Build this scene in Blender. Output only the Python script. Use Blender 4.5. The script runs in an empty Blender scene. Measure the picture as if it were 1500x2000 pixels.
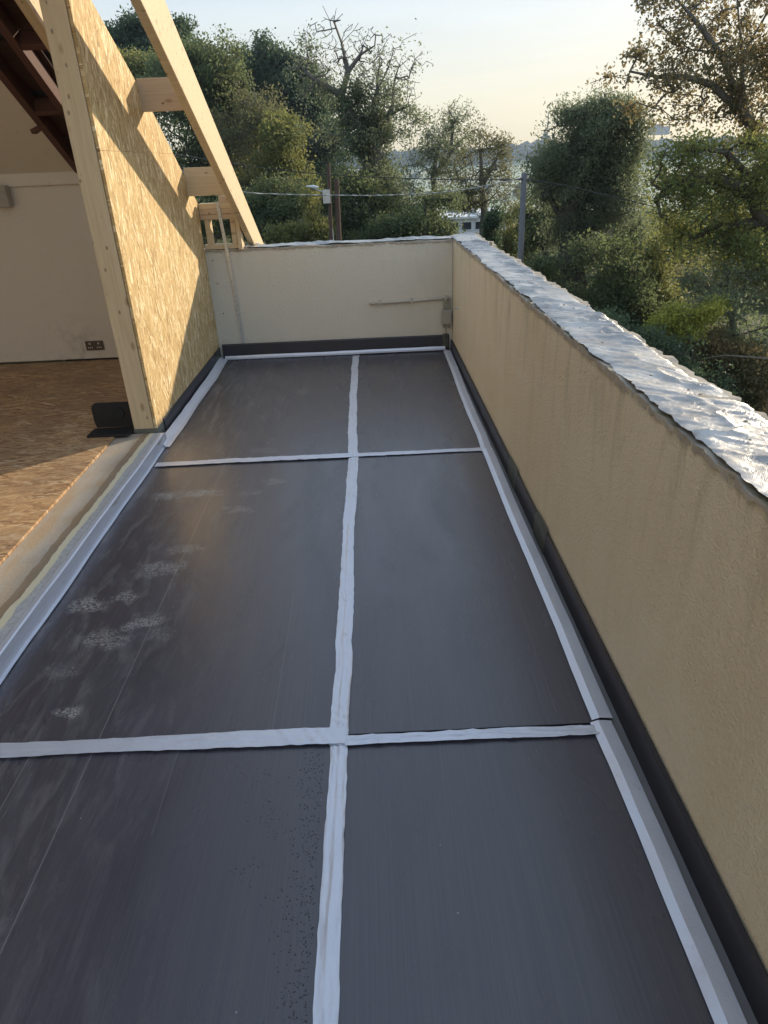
import bpy, bmesh, math, random
import numpy as np
from math import radians, sin, cos, pi, sqrt
from mathutils import Vector, Matrix

S = bpy.context.scene
COL = S.collection

# ------------------------------------------------------------------ camera
CP, CY, CR, CF, CH = radians(27.51), radians(-0.354), radians(-2.474), 1311.14, 1.69
fw = np.array([-sin(CY)*cos(CP), cos(CY)*cos(CP), -sin(CP)])
rt = np.array([cos(CY), sin(CY), 0.0]); up = np.cross(rt, fw)
r2 = rt*cos(CR)+up*sin(CR); u2 = -rt*sin(CR)+up*cos(CR)
cam_d = bpy.data.cameras.new('camera'); cam = bpy.data.objects.new('camera', cam_d); COL.objects.link(cam)
cam.matrix_world = Matrix(((r2[0], u2[0], -fw[0], 0), (r2[1], u2[1], -fw[1], 0), (r2[2], u2[2], -fw[2], CH), (0, 0, 0, 1)))
cam_d.sensor_fit = 'VERTICAL'; cam_d.sensor_height = 24; cam_d.lens = 24*CF/2000
cam_d.clip_start = 0.05; cam_d.clip_end = 8000
S.camera = cam
def P(u, v, y):
    """world point at distance y (metres, along the terrace axis) on the line of sight of photo pixel u,v"""
    d = r2*(u-750)/CF+u2*(1000-v)/CF+fw
    t = y/d[1]
    return np.array([0, 0, CH])+d*t
# ------------------------------------------------------------------ light
SUN_EL, SUN_AZ = radians(16.5), radians(49)        # azimuth clockwise from +Y
W = bpy.data.worlds.new('World'); S.world = W; W.use_nodes = True
wn = W.node_tree; wn.nodes.clear()
sky = wn.nodes.new('ShaderNodeTexSky'); sky.sky_type = 'NISHITA'; sky.sun_disc = False
sky.sun_elevation = SUN_EL; sky.sun_rotation = SUN_AZ
sky.air_density = 1.0; sky.dust_density = 1.6; sky.ozone_density = 1.6
gm = wn.nodes.new('ShaderNodeGamma'); gm.inputs[1].default_value = 0.33
bgn = wn.nodes.new('ShaderNodeBackground'); bgn.inputs[1].default_value = 0.275
wo = wn.nodes.new('ShaderNodeOutputWorld')
hs = wn.nodes.new('ShaderNodeHueSaturation'); hs.inputs['Saturation'].default_value = 2.1
wn.links.new(sky.outputs[0], gm.inputs[0]); wn.links.new(gm.outputs[0], hs.inputs['Color']); # thin even high haze over the whole sky, with faint streaks
mxw = wn.nodes.new('ShaderNodeMix'); mxw.data_type = 'RGBA'; mxw.inputs[0].default_value = 0.55; mxw.inputs[7].default_value = (1.62, 1.86, 2.2, 1)
tcw = wn.nodes.new('ShaderNodeTexCoord'); mpw = wn.nodes.new('ShaderNodeMapping'); mpw.inputs['Scale'].default_value = (1.2, 1.2, 11)
nzw = wn.nodes.new('ShaderNodeTexNoise'); nzw.inputs['Scale'].default_value = 1.6; nzw.inputs['Detail'].default_value = 5
mrw = wn.nodes.new('ShaderNodeMapRange'); mrw.inputs[1].default_value = .3; mrw.inputs[2].default_value = .7; mrw.inputs[3].default_value = .93; mrw.inputs[4].default_value = 1.05
mlw = wn.nodes.new('ShaderNodeVectorMath'); mlw.operation = 'SCALE'
wn.links.new(tcw.outputs['Generated'], mpw.inputs[0]); wn.links.new(mpw.outputs[0], nzw.inputs[0]); wn.links.new(nzw.outputs[0], mrw.inputs[0])
spw = wn.nodes.new('ShaderNodeSeparateXYZ'); wn.links.new(tcw.outputs['Generated'], spw.inputs[0])
rpw = wn.nodes.new('ShaderNodeValToRGB'); wn.links.new(spw.outputs[2], rpw.inputs[0])
rpw.color_ramp.elements[0].position = .04; rpw.color_ramp.elements[0].color = (.98, .86, .60, 1)
rpw.color_ramp.elements[1].position = .25; rpw.color_ramp.elements[1].color = (.66, .78, .95, 1)
e_ = rpw.color_ramp.elements.new(.13); e_.color = (.84, .84, .78, 1)
scw = wn.nodes.new('ShaderNodeVectorMath'); scw.operation = 'SCALE'; scw.inputs['Scale'].default_value = 2.15
wn.links.new(rpw.outputs[0], scw.inputs[0]); wn.links.new(scw.outputs[0], mxw.inputs[7])
wn.links.new(hs.outputs[0], mxw.inputs[6]); wn.links.new(mxw.outputs[2], mlw.inputs[0]); wn.links.new(mrw.outputs[0], mlw.inputs['Scale'])
wn.links.new(mlw.outputs[0], bgn.inputs[0]); wn.links.new(bgn.outputs[0], wo.inputs[0])
sl = bpy.data.lights.new('sun', 'SUN'); sl.energy = 2.8; sl.angle = radians(1.1); sl.color = (1.0, 0.84, 0.62)
so = bpy.data.objects.new('sun', sl); COL.objects.link(so); so.location = (12, 10, 12)
sd = Vector((sin(SUN_AZ)*cos(SUN_EL), cos(SUN_AZ)*cos(SUN_EL), sin(SUN_EL)))
so.rotation_euler = sd.to_track_quat('Z', 'Y').to_euler()
S.view_settings.view_transform = 'Standard'; S.view_settings.look = 'None'
S.view_settings.exposure = 0.95; S.view_settings.gamma = 1.0
S.render.engine = 'CYCLES'; S.cycles.use_denoising = True
S.cycles.max_bounces = 7; S.cycles.transparent_max_bounces = 8; S.cycles.volume_bounces = 0
S.cycles.sample_clamp_indirect = 6

# ------------------------------------------------------------------ node helper
class NT:
    def __init__(s, name):
        s.m = bpy.data.materials.new(name); s.m.use_nodes = True; s.t = s.m.node_tree
        s.t.nodes.clear(); s.out = s.t.nodes.new('ShaderNodeOutputMaterial')
    def n(s, typ, ins=None, **kw):
        nd = s.t.nodes.new(typ)
        for k, v in kw.items(): setattr(nd, k, v)
        for k, v in (ins or {}).items():
            i = nd.inputs[k]
            if isinstance(v, bpy.types.NodeSocket): s.t.links.new(v, i)
            else: i.default_value = v
        return nd
    def math(s, op, a, b=0.0, c=None, clamp=False):
        d = {0: a, 1: b}
        if c is not None: d[2] = c
        return s.n('ShaderNodeMath', d, operation=op, use_clamp=clamp).outputs[0]
    def coord(s, which='Object'): return s.n('ShaderNodeTexCoord').outputs[which]
    def pos(s): return s.n('ShaderNodeNewGeometry').outputs['Position']
    def mapping(s, v, scale=(1, 1, 1), loc=(0, 0, 0), rot=(0, 0, 0)):
        return s.n('ShaderNodeMapping', {0: v, 1: loc, 2: rot, 3: scale}).outputs[0]
    def noise(s, v, scale, detail=4, rough=.55, dist=0.0):
        return s.n('ShaderNodeTexNoise', {'Vector': v, 'Scale': scale, 'Detail': detail, 'Roughness': rough, 'Distortion': dist}).outputs[0]
    def ramp(s, f, stops, interp='LINEAR'):
        r = s.n('ShaderNodeValToRGB', {0: f}); cr = r.color_ramp; cr.interpolation = interp
        while len(cr.elements) < len(stops): cr.elements.new(0.5)
        for e, (p, c) in zip(cr.elements, stops):
            e.position = p; e.color = (c, c, c, 1) if isinstance(c, (int, float)) else (*c, 1)
        return r.outputs[0]
    def mix(s, f, a, b, mode='MIX'):
        nd = s.n('ShaderNodeMix', data_type='RGBA', blend_type=mode)
        for i, v in ((0, f), (6, a), (7, b)):
            if isinstance(v, bpy.types.NodeSocket): s.t.links.new(v, nd.inputs[i])
            else: nd.inputs[i].default_value = v if i == 0 else ((*v, 1) if len(v) == 3 else v)
        return nd.outputs[2]
    def bump(s, h, strength=.3, dist=.01, normal=None):
        d = {'Height': h, 'Strength': strength, 'Distance': dist}
        if normal is not None: d['Normal'] = normal
        return s.n('ShaderNodeBump', d).outputs[0]
    def bsdf(s, **kw):
        d = {}
        for k, v in kw.items():
            k = {'base': 'Base Color', 'rough': 'Roughness', 'metal': 'Metallic', 'normal': 'Normal', 'spec': 'Specular IOR Level', 'alpha': 'Alpha', 'trans': 'Transmission Weight', 'emit': 'Emission Color', 'es': 'Emission Strength', 'sheen': 'Sheen Weight', 'coat': 'Coat Weight', 'coatr': 'Coat Roughness'}[k]
            if k in ('Base Color', 'Emission Color') and isinstance(v, tuple): v = (*v, 1)
            d[k] = v
        b = s.n('ShaderNodeBsdfPrincipled', d)
        s.t.links.new(b.outputs[0], s.out.inputs[0]); return b
def sep(t, v): return t.n('ShaderNodeSeparateXYZ', {0: v}).outputs
def comb(t, x, y, z): return t.n('ShaderNodeCombineXYZ', {0: x, 1: y, 2: z}).outputs[0]
def plain(name, c, rough=.6, metal=0., var=.15, scale=8, bump=.15, bs=60):
    t = NT(name); p = t.coord()
    n = t.noise(p, scale, 5)
    lo = tuple(x*(1-var) for x in c); hi = tuple(min(1, x*(1+var)) for x in c)
    t.bsdf(base=t.mix(n, lo, hi), rough=rough, metal=metal, normal=t.bump(t.noise(p, bs, 3), bump, .004))
    return t.m

# ------------------------------------------------------------------ object helpers
def tag(o, label=None, cat=None, group=None, kind=None):
    if label: o['label'] = label
    if cat: o['category'] = cat
    if group: o['group'] = group
    if kind: o['kind'] = kind
    return o
def empty(name, loc, label, cat, group=None):
    o = bpy.data.objects.new(name, None); COL.objects.link(o); o.location = loc; o.empty_display_size = .1
    return tag(o, label, cat, group)
def link(name, me, mat, parent=None, origin=(0, 0, 0), smooth=False):
    """mesh data in world coordinates; origin becomes the object's location"""
    o = bpy.data.objects.new(name, me); COL.objects.link(o)
    if mat is not None: me.materials.append(mat)
    po = Vector(parent.location) if parent is not None else Vector((0, 0, 0))
    if parent is not None: o.parent = parent
    og = Vector(origin)
    if parent is not None and parent.parent is not None: po = po+parent.parent.location
    me.transform(Matrix.Translation(-og))
    o.location = og-po
    if smooth: me.shade_smooth()
    elif me.attributes.get('sharp_face') is None: me.shade_flat()
    return o
def bm_mesh(bm, name='m'):
    me = bpy.data.meshes.new(name); bm.normal_update(); bm.to_mesh(me); bm.free(); return me
def np_mesh(V, F, name='m', attr=None):
    """V (n,3), F (m,k) with constant k"""
    V = np.asarray(V, np.float32); F = np.asarray(F, np.int32); k = F.shape[1]
    me = bpy.data.meshes.new(name)
    me.vertices.add(len(V)); me.vertices.foreach_set('co', V.ravel())
    me.loops.add(F.size); me.loops.foreach_set('vertex_index', F.ravel())
    me.polygons.add(len(F)); me.polygons.foreach_set('loop_start', np.arange(0, F.size, k, dtype=np.int32))
    me.update(calc_edges=True)
    if attr is not None:
        a = me.attributes.new('tint', 'FLOAT', 'FACE'); a.data.foreach_set('value', np.asarray(attr, np.float32))
    return me
def add_box(bm, a, b, bev=0.0):
    a = Vector(a); b = Vector(b)
    r = bmesh.ops.create_cube(bm, size=1)
    vs = r['verts']
    for v in vs: v.co = Vector(((a[i]+b[i])/2+v.co[i]*(b[i]-a[i]) for i in range(3)))
    if bev > 0:
        es = list({e for v in vs for e in v.link_edges})
        bmesh.ops.bevel(bm, geom=es, offset=bev, segments=2, affect='EDGES', profile=.6)
def box(name, a, b, mat, parent=None, bev=0.0, origin=None):
    bm = bmesh.new(); add_box(bm, a, b, bev)
    if origin is None: origin = ((a[0]+b[0])/2, (a[1]+b[1])/2, min(a[2], b[2]))
    return link(name, bm_mesh(bm), mat, parent, origin)
def beam(name, p0, p1, w, d, mat, parent=None, bev=.003, side=(0, 0, 1)):
    """squared timber from p0 to p1, local X along it (grain)"""
    p0 = Vector(p0); p1 = Vector(p1); L = (p1-p0).length
    bm = bmesh.new(); add_box(bm, (0, -w/2, -d/2), (L, w/2, d/2), bev)
    o = bpy.data.objects.new(name, bm_mesh(bm)); o.data.materials.append(mat); COL.objects.link(o)
    x = (p1-p0).normalized(); z = Vector(side); y = z.cross(x).normalized(); z = x.cross(y)
    M = Matrix((x, y, z)).transposed().to_4x4(); M.translation = p0
    if parent is not None:
        o.parent = parent
        po = Vector(parent.location)
        if parent.parent is not None: po += parent.parent.location
        M.translation = p0-po
    o.matrix_local = M
    return o
def prism(name, poly, axis, a, b, mat, parent=None, bev=0.0, origin=None):
    """poly: 2D points in the plane perpendicular to axis, extruded from a to b"""
    bm = bmesh.new()
    def mk(p, h): return {0: (h, p[0], p[1]), 1: (p[0], h, p[1]), 2: (p[0], p[1], h)}[axis]
    v0 = [bm.verts.new(mk(p, a)) for p in poly]; v1 = [bm.verts.new(mk(p, b)) for p in poly]
    n = len(poly); bm.faces.new(v0); bm.faces.new(v1[::-1])
    for i in range(n): bm.faces.new((v0[i], v1[i], v1[(i+1) % n], v0[(i+1) % n]))
    bmesh.ops.recalc_face_normals(bm, faces=bm.faces)
    if bev: bmesh.ops.bevel(bm, geom=list(bm.edges), offset=bev, segments=1, affect='EDGES')
    return link(name, bm_mesh(bm), mat, parent, origin or mk(poly[0], a))
def tube(bm, pts, r, sides=8, cap=True):
    pts = [Vector(p) for p in pts]; rs = r if hasattr(r, '__len__') else [r]*len(pts)
    rings = []
    for i, p in enumerate(pts):
        d = (pts[min(i+1, len(pts)-1)]-pts[max(i-1, 0)]).normalized()
        a = d.orthogonal().normalized() if i == 0 else (rings_a-d*rings_a.dot(d)).normalized()
        rings_a = a; b = d.cross(a)
        rings.append([bm.verts.new(p+(a*cos(2*pi*k/sides)+b*sin(2*pi*k/sides))*rs[i]) for k in range(sides)])
    for i in range(len(rings)-1):
        for k in range(sides):
            bm.faces.new((rings[i][k], rings[i][(k+1) % sides], rings[i+1][(k+1) % sides], rings[i+1][k]))
    if cap:
        bm.faces.new(rings[0][::-1]); bm.faces.new(rings[-1])
def vnoise(x, y, seed=0):
    """smooth value noise -1..1 on numpy arrays"""
    x = np.asarray(x, float); y = np.asarray(y, float)
    xi = np.floor(x).astype(int); yi = np.floor(y).astype(int); fx = x-xi; fy = y-yi
    fx = fx*fx*(3-2*fx); fy = fy*fy*(3-2*fy)
    def h(a, b):
        n = (a*374761393+b*668265263+seed*974634777) & 0xffffffff
        n = ((n ^ (n >> 13))*1274126177) & 0xffffffff
        return ((n ^ (n >> 16)) & 0xffff)/32767.5-1
    return (h(xi, yi)*(1-fx)+h(xi+1, yi)*fx)*(1-fy)+(h(xi, yi+1)*(1-fx)+h(xi+1, yi+1)*fx)*fy
def grid_mesh(Xg, Yg, Zg):
    n, m = Xg.shape
    V = np.stack([Xg, Yg, Zg], -1).reshape(-1, 3)
    i = np.arange(n*m).reshape(n, m)
    F = np.stack([i[:-1, :-1], i[1:, :-1], i[1:, 1:], i[:-1, 1:]], -1).reshape(-1, 4)
    return np_mesh(V, F)

# ================================================================== MATERIALS
def mat_board():
    t = NT('black_faced_board'); p = t.pos(); x, y, z = sep(t, p)
    base = t.noise(t.mapping(p, (1.6, .4, 1), rot=(0, 0, .05)), 2.4, 6, .62, .8)
    streak = t.noise(t.mapping(p, (60, .5, 1)), 3, 3, .6)                   # fine lengthwise streaks
    fine = t.n('ShaderNodeTexWave', {'Vector': p, 'Scale': 45, 'Distortion': 0.4}, bands_direction='X').outputs[1]
    col = t.mix(base, (.029, .028, .042), (.052, .050, .071))
    col = t.mix(t.math('MULTIPLY', t.ramp(streak, [(.4, 0.), (.7, 1.)]), .4), col, (.09, .085, .095))
    # printed lines along the boards
    lm = None
    for lx, y0, y1, s in ((-.985, -.8, 6.7, .4), (-1.19, -.8, 1.62, .4), (-.40, 1.68, 2.5, .16), (-.345, 5.0, 6.6, .12), (.57, 1.7, 2.8, .12), (-.7, 1.3, 1.62, .15)):
        m = t.math('LESS_THAN', t.math('ABSOLUTE', t.math('SUBTRACT', x, lx)), .0016)
        m = t.math('MULTIPLY', t.math('MULTIPLY', m, t.math('GREATER_THAN', y, y0)), t.math('MULTIPLY', t.math('LESS_THAN', y, y1), s))
        lm = m if lm is None else t.math('MAXIMUM', lm, m)
    col = t.mix(lm, col, (.34, .33, .32))
    # dusty boot prints: tread pattern inside tilted ellipses
    vor = t.n('ShaderNodeTexVoronoi', {'Vector': t.mapping(p, (1, 1.25, 1)), 'Scale': 60, 'Randomness': .85}, feature='DISTANCE_TO_EDGE').outputs['Distance']
    tread = t.ramp(vor, [(.05, 0.), (.12, 1.)])
    grit = t.noise(p, 55, 4, .7)
    patchy = t.ramp(t.noise(p, 11, 5, .7), [(.33, .4), (.52, 1.)])
    tread = t.math('MULTIPLY', t.math('MULTIPLY', tread, patchy), t.ramp(grit, [(.30, .1), (.5, 1.)]))
    pm = None
    prints = [(-1.256, 3.581, 0.085, 0.055, 0.1, 0.8), (-1.040, 3.586, 0.105, 0.05, 0.15, 0.85), (-0.765, 3.564, 0.06, 0.045, 0.2, 0.35), (-0.794, 3.357, 0.075, 0.05, 0.2, 0.5), (-0.630, 3.714, 0.06, 0.045, 0.2, 0.45), (-1.073, 2.771, 0.085, 0.075, 0.5, 0.65), (-1.017, 2.945, 0.1, 0.045, 0.35, 0.4), (-1.314, 2.487, 0.085, 0.06, 0.35, 0.85), (-1.159, 2.525, 0.05, 0.055, 0.3, 0.6), (-1.023, 2.351, 0.075, 0.06, 0.4, 0.7), (-1.148, 2.232, 0.1, 0.07, 0, 0.6), (-0.931, 2.243, 0.05, 0.04, 0.1, 0.3), (-1.148, 1.816, 0.06, 0.03, 0.3, 0.8), (-1.260, 2.040, 0.06, 0.05, 0.1, 0.3), (-0.613, 5.509, 0.06, 0.08, 0.1, 0.25), (-0.765, 4.220, 0.08, 0.05, 0.1, 0.3)]
    wob = t.n('ShaderNodeVectorMath', {0: t.n('ShaderNodeTexNoise', {'Vector': p, 'Scale': 13., 'Detail': 4}).outputs[1], 1: (.5, .5, .5)}, operation='SUBTRACT').outputs[0]
    wob = t.n('ShaderNodeVectorMath', {0: wob, 1: (2.3, 2.3, 0)}, operation='MULTIPLY').outputs[0]
    for cx, cy, a, b, r, s in prints:
        q = t.mapping(t.mapping(p, loc=(-cx, -cy, 0)), (.7/a, .85/b, 0), rot=(0, 0, r))
        q = t.n('ShaderNodeVectorMath', {0: q, 1: wob}, operation='ADD').outputs[0]
        d = t.n('ShaderNodeVectorMath', {0: q}, operation='LENGTH').outputs['Value']
        m = t.math('MULTIPLY', t.ramp(d, [(.5, 1.), (1.15, 0.)]), s*.72)
        pm = m if pm is None else t.math('MAXIMUM', pm, m)
    pm = t.math('MULTIPLY', pm, tread)
    col = t.mix(pm, col, (.55, .53, .50))
    # smeared dust on the left hand side
    sm = t.noise(t.mapping(p, (7, 1.8, 1), rot=(0, 0, .35)), 2.2, 6, .7, .6)
    left = t.ramp(x, [(0., 1.), (1., 0.)])
    lf = t.math('MULTIPLY_ADD', x, -1.1, -.55, clamp=True)
    dust = t.math('MULTIPLY', t.math('MULTIPLY', t.ramp(sm, [(.50, 0.), (.72, 1.)]), lf), .5)
    col = t.mix(dust, col, (.30, .29, .28))
    # random pale specks and scuffs everywhere
    v2 = t.n('ShaderNodeTexVoronoi', {'Vector': p, 'Scale': 9}).outputs
    spk = t.math('LESS_THAN', v2['Distance'], .022)
    col = t.mix(t.math('MULTIPLY', spk, .5), col, (.5, .5, .48))
    sc = t.noise(t.mapping(p, (22, 4, 1), rot=(0, 0, -.2)), 1.6, 5, .75)
    scm = t.ramp(sc, [(.63, 0.), (.72, 1.)])
    rough = t.math('ADD', t.math('MULTIPLY_ADD', base, .5, .16), t.math('MULTIPLY', streak, .08))
    rough = t.math('ADD', rough, t.math('MULTIPLY', scm, -.12))
    rough = t.math('ADD', rough, t.math('MULTIPLY', t.math('ADD', pm, dust), .35), clamp=True)
    col = t.mix(t.math('MULTIPLY', scm, .5), col, (.02, .02, .022))
    nb = t.bump(t.math('ADD', t.math('MULTIPLY', fine, .10), t.noise(t.mapping(p, (2, .7, 1)), 5, 3)), .14, .006)
    t.bsdf(base=col, rough=rough, normal=nb, spec=.8, coat=.6, coatr=t.math('MULTIPLY_ADD', base, .28, .12))
    return t.m
def mat_tape():
    t = NT('silver_foil_tape'); p = t.pos()
    n = t.noise(p, 9, 4, .6); w = t.noise(t.mapping(p, (1, 1, 1)), 55, 4, .6, 1.2)
    spots = t.ramp(t.noise(p, 14, 5, .7), [(.62, 0.), (.74, 1.)])
    col = t.mix(n, (.60, .63, .72), (.72, .75, .83))
    col = t.mix(t.math('MULTIPLY', spots, .35), col, (.36, .33, .30))
    t.bsdf(base=col, metal=.4, rough=t.math('MULTIPLY_ADD', n, .2, .3), normal=t.bump(w, .28, .005))
    return t.m
def mat_render():
    t = NT('cream_masonry_render'); p = t.pos(); x, y, z = sep(t, p)
    big = t.noise(p, 1.7, 6, .65, .5)
    drip = t.noise(t.mapping(p, (3.4, 3.4, .4)), 1.7, 6, .7, .5)
    col = t.mix(t.ramp(big, [(.35, 0.), (.65, 1.)]), (.71, .60, .405), (.76, .67, .50))
    col = t.mix(t.math('MULTIPLY', t.ramp(drip, [(.42, 0.), (.68, 1.)]), .5), col, (.79, .70, .52))
    d2 = t.noise(t.mapping(p, (5, 5, .8), loc=(3, 1, 0)), 1.7, 7, .75, .6)
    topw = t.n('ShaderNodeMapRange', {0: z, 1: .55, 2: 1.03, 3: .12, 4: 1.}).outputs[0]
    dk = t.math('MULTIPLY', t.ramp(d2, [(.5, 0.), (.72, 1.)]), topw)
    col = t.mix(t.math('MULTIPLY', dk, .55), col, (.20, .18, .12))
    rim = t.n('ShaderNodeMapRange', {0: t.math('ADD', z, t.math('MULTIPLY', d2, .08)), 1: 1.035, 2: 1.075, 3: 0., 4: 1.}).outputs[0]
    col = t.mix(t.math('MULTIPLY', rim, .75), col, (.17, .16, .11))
    # green-grey weathering around the pipe and the inside corner
    wx = t.n('ShaderNodeMapRange', {0: x, 1: .1, 2: .8, 3: 0., 4: 1.}).outputs[0]
    wyy = t.math('GREATER_THAN', y, 6.7)
    wm = t.math('MULTIPLY', t.math('MULTIPLY', wx, wyy), t.ramp(t.noise(t.mapping(p, (3, 3, 1.2)), 2, 5), [(.42, 0.), (.66, 1.)]))
    col = t.mix(t.math('MULTIPLY', wm, .45), col, (.27, .25, .20))
    bk = t.math('MULTIPLY', wyy, .75)                # back wall: paler and greyer tone
    col = t.mix(bk, col, (.68, .665, .60))
    v = t.n('ShaderNodeTexVoronoi', {'Vector': p, 'Scale': 5.}).outputs['Distance']
    col = t.mix(t.math('MULTIPLY', t.math('LESS_THAN', v, .022), .75), col, (.10, .08, .06))
    b1 = t.bump(t.noise(p, 150, 3, .6), .8, .009)
    b2 = t.bump(t.noise(p, 55, 3, .55), .6, .010, b1)
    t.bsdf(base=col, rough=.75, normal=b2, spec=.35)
    return t.m
def mat_foil(name='foil_faced_coping_felt', dirty=.0):
    t = NT(name); p = t.pos(); x, y, z = sep(t, p)
    wv = t.n('ShaderNodeTexWave', {'Vector': t.mapping(p, rot=(0, 0, .6)), 'Scale': 80, 'Distortion': 1.5, 'Detail': 1}, bands_direction='X').outputs[1]
    wv2 = t.n('ShaderNodeTexWave', {'Vector': t.mapping(p, rot=(0, 0, -.5)), 'Scale': 80, 'Distortion': 1.5, 'Detail': 1}, bands_direction='X').outputs[1]
    n = t.noise(p, 6, 5, .65); st = t.ramp(t.noise(p, 16, 6, .7), [(.5, 0.), (.7, 1.)])
    col = t.mix(t.ramp(n, [(.35, 0.), (.65, 1.)]), (.33, .325, .32), (.62, .60, .565))
    col = t.mix(t.math('MULTIPLY', st, .35+dirty), col, (.30, .27, .22))
    v = t.n('ShaderNodeTexVoronoi', {'Vector': p, 'Scale': 13}).outputs['Distance']
    col = t.mix(t.math('LESS_THAN', v, .05), col, (.05, .045, .04))
    nb = t.bump(t.math('ADD', wv, wv2), .14, .0010)
    nb = t.bump(t.noise(p, 30, 5, .65, .8), .5, .008, nb)
    t.bsdf(base=col, metal=t.math('MULTIPLY_ADD', st, -.4, .9), rough=t.math('MULTIPLY_ADD', n, .25, .28), normal=nb)
    return t.m
def mat_osb(name, mode):
    t = NT(name); p = t.pos(); x, y, z = sep(t, p)
    a, b = (y, z) if mode == 'wall' else (y, x)
    v = comb(t, a, b, 0.0)
    nd = t.n('ShaderNodeTexNoise', {'Vector': v, 'Scale': 3.5, 'Detail': 2}).outputs[1]
    v = t.n('ShaderNodeVectorMath', {0: v, 1: t.n('ShaderNodeVectorMath', {0: nd, 1: (.5, .5, .5)}, operation='SUBTRACT').outputs[0], }, operation='ADD').outputs[0] if False else v
    cols = []
    wd = [(0.10, 1.0), (.55, 1.3), (-.5, .9), (.22, .8), (-.18, 1.1)]
    for i, (r, s) in enumerate(wd):
        q = t.mapping(v, (62*s, 11*s, 1), loc=(i*7.3, i*3.1, 0), rot=(0, 0, 0))
        # rotate first, then stretch
        q = t.mapping(t.mapping(v, rot=(0, 0, r), loc=(i*1.7, i*.9, 0)), (66*s, 9.5*s, 1))
        q = t.n('ShaderNodeVectorMath', {0: q, 1: t.n('ShaderNodeVectorMath', {0: t.n('ShaderNodeTexNoise', {'Vector': t.mapping(v, (9, 9, 1)), 'Scale': 1., 'Detail': 3}).outputs[1], 1: (.9, .9, 0)}, operation='MULTIPLY').outputs[0]}, operation='ADD').outputs[0]
        vo = t.n('ShaderNodeTexVoronoi', {'Vector': q, 'Scale': 1., 'Randomness': 1.}, distance='CHEBYCHEV')
        cols.append((sep(t, vo.outputs['Color']), vo.outputs['Distance']))
    # choose the strand on top: the one with the highest random height
    h = cols[0][0][0]; c = cols[0][0][1]; e = cols[0][1]
    for (cc, dd) in cols[1:]:
        g = t.math('GREATER_THAN', cc[0], h)
        c = t.math('MULTIPLY_ADD', g, t.math('SUBTRACT', cc[1], c), c)
        e = t.math('MULTIPLY_ADD', g, t.math('SUBTRACT', dd, e), e)
        h = t.math('MAXIMUM', h, cc[0])
    if mode == 'wall':
        st = [(0., (.30, .19, .08)), (.12, (.46, .315, .14)), (.5, (.56, .40, .19)), (.80, (.64, .475, .245)), (.92, (.80, .65, .39)), (1., (.88, .76, .52))]
    else:
        st = [(0., (.22, .13, .07)), (.2, (.40, .235, .12)), (.55, (.51, .325, .165)), (.85, (.62, .42, .23)), (1., (.70, .54, .36))]
    col = t.ramp(c, st)
    gr = t.noise(t.mapping(v, (240, 14, 1)), 1., 3, .6)
    col = t.mix(t.math('MULTIPLY', t.ramp(gr, [(.5, 0.), (.8, 1.)]), .30), col, (.30, .17, .06))
    ed = t.ramp(e, [(.52, 0.), (.8, 1.)])
    col = t.mix(t.math('MULTIPLY', ed, .28), col, (.20, .11, .045))
    if mode != 'wall':
        g = t.noise(p, 2.2, 5, .6); col = t.mix(t.math('MULTIPLY', t.ramp(g, [(.4, 0.), (.7, 1.)]), .55), col, (.20, .14, .10))
    t.bsdf(base=col, rough=.68, normal=t.bump(t.math('ADD', t.math('MULTIPLY', h, .7), t.math('MULTIPLY', gr, .3)), .5, .0018), spec=.3)
    return t.m
def mat_wood(name, c1, c2, knots=True, rough=.62):
    t = NT(name); p = t.coord()
    rnd = t.n('ShaderNodeObjectInfo').outputs['Random']
    p = t.n('ShaderNodeVectorMath', {0: p, 1: comb(t, t.math('MULTIPLY', rnd, 17.), t.math('MULTIPLY', rnd, 5.), t.math('MULTIPLY', rnd, 9.))}, operation='ADD').outputs[0]
    d = t.mapping(p, (1.1, 26, 26)); g = t.noise(d, 1.6, 5, .6, 1.6)
    col = t.mix(t.ramp(g, [(.3, 0.), (.7, 1.)]), c1, c2)
    g2 = t.noise(t.mapping(p, (5, 160, 160)), 1., 3, .6)
    col = t.mix(t.math('MULTIPLY', g2, .25), col, tuple(x*.55 for x in c1))
    if knots:
        vo = t.n('ShaderNodeTexVoronoi', {'Vector': t.mapping(p, (4.2, 9, 9)), 'Scale': 1.}).outputs['Distance']
        col = t.mix(t.ramp(vo, [(.07, .85), (.17, 0.)]), col, (c1[0]*.55, c1[1]*.42, c1[2]*.36))
        v2 = t.n('ShaderNodeTexVoronoi', {'Vector': t.mapping(p, (9, 16, 16), loc=(2, 5, 1)), 'Scale': 1.}).outputs['Distance']
        col = t.mix(t.math('MULTIPLY', t.ramp(v2, [(.08, 1.), (.14, 0.)]), .75), col, (.06, .045, .03))
    big = t.noise(p, 2.3, 3)
    col = t.mix(t.math('MULTIPLY', big, .22), col, tuple(min(1, x*1.3) for x in c2))
    t.bsdf(base=col, rough=rough, normal=t.bump(g2, .25, .002), spec=.3)
    return t.m
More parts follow.
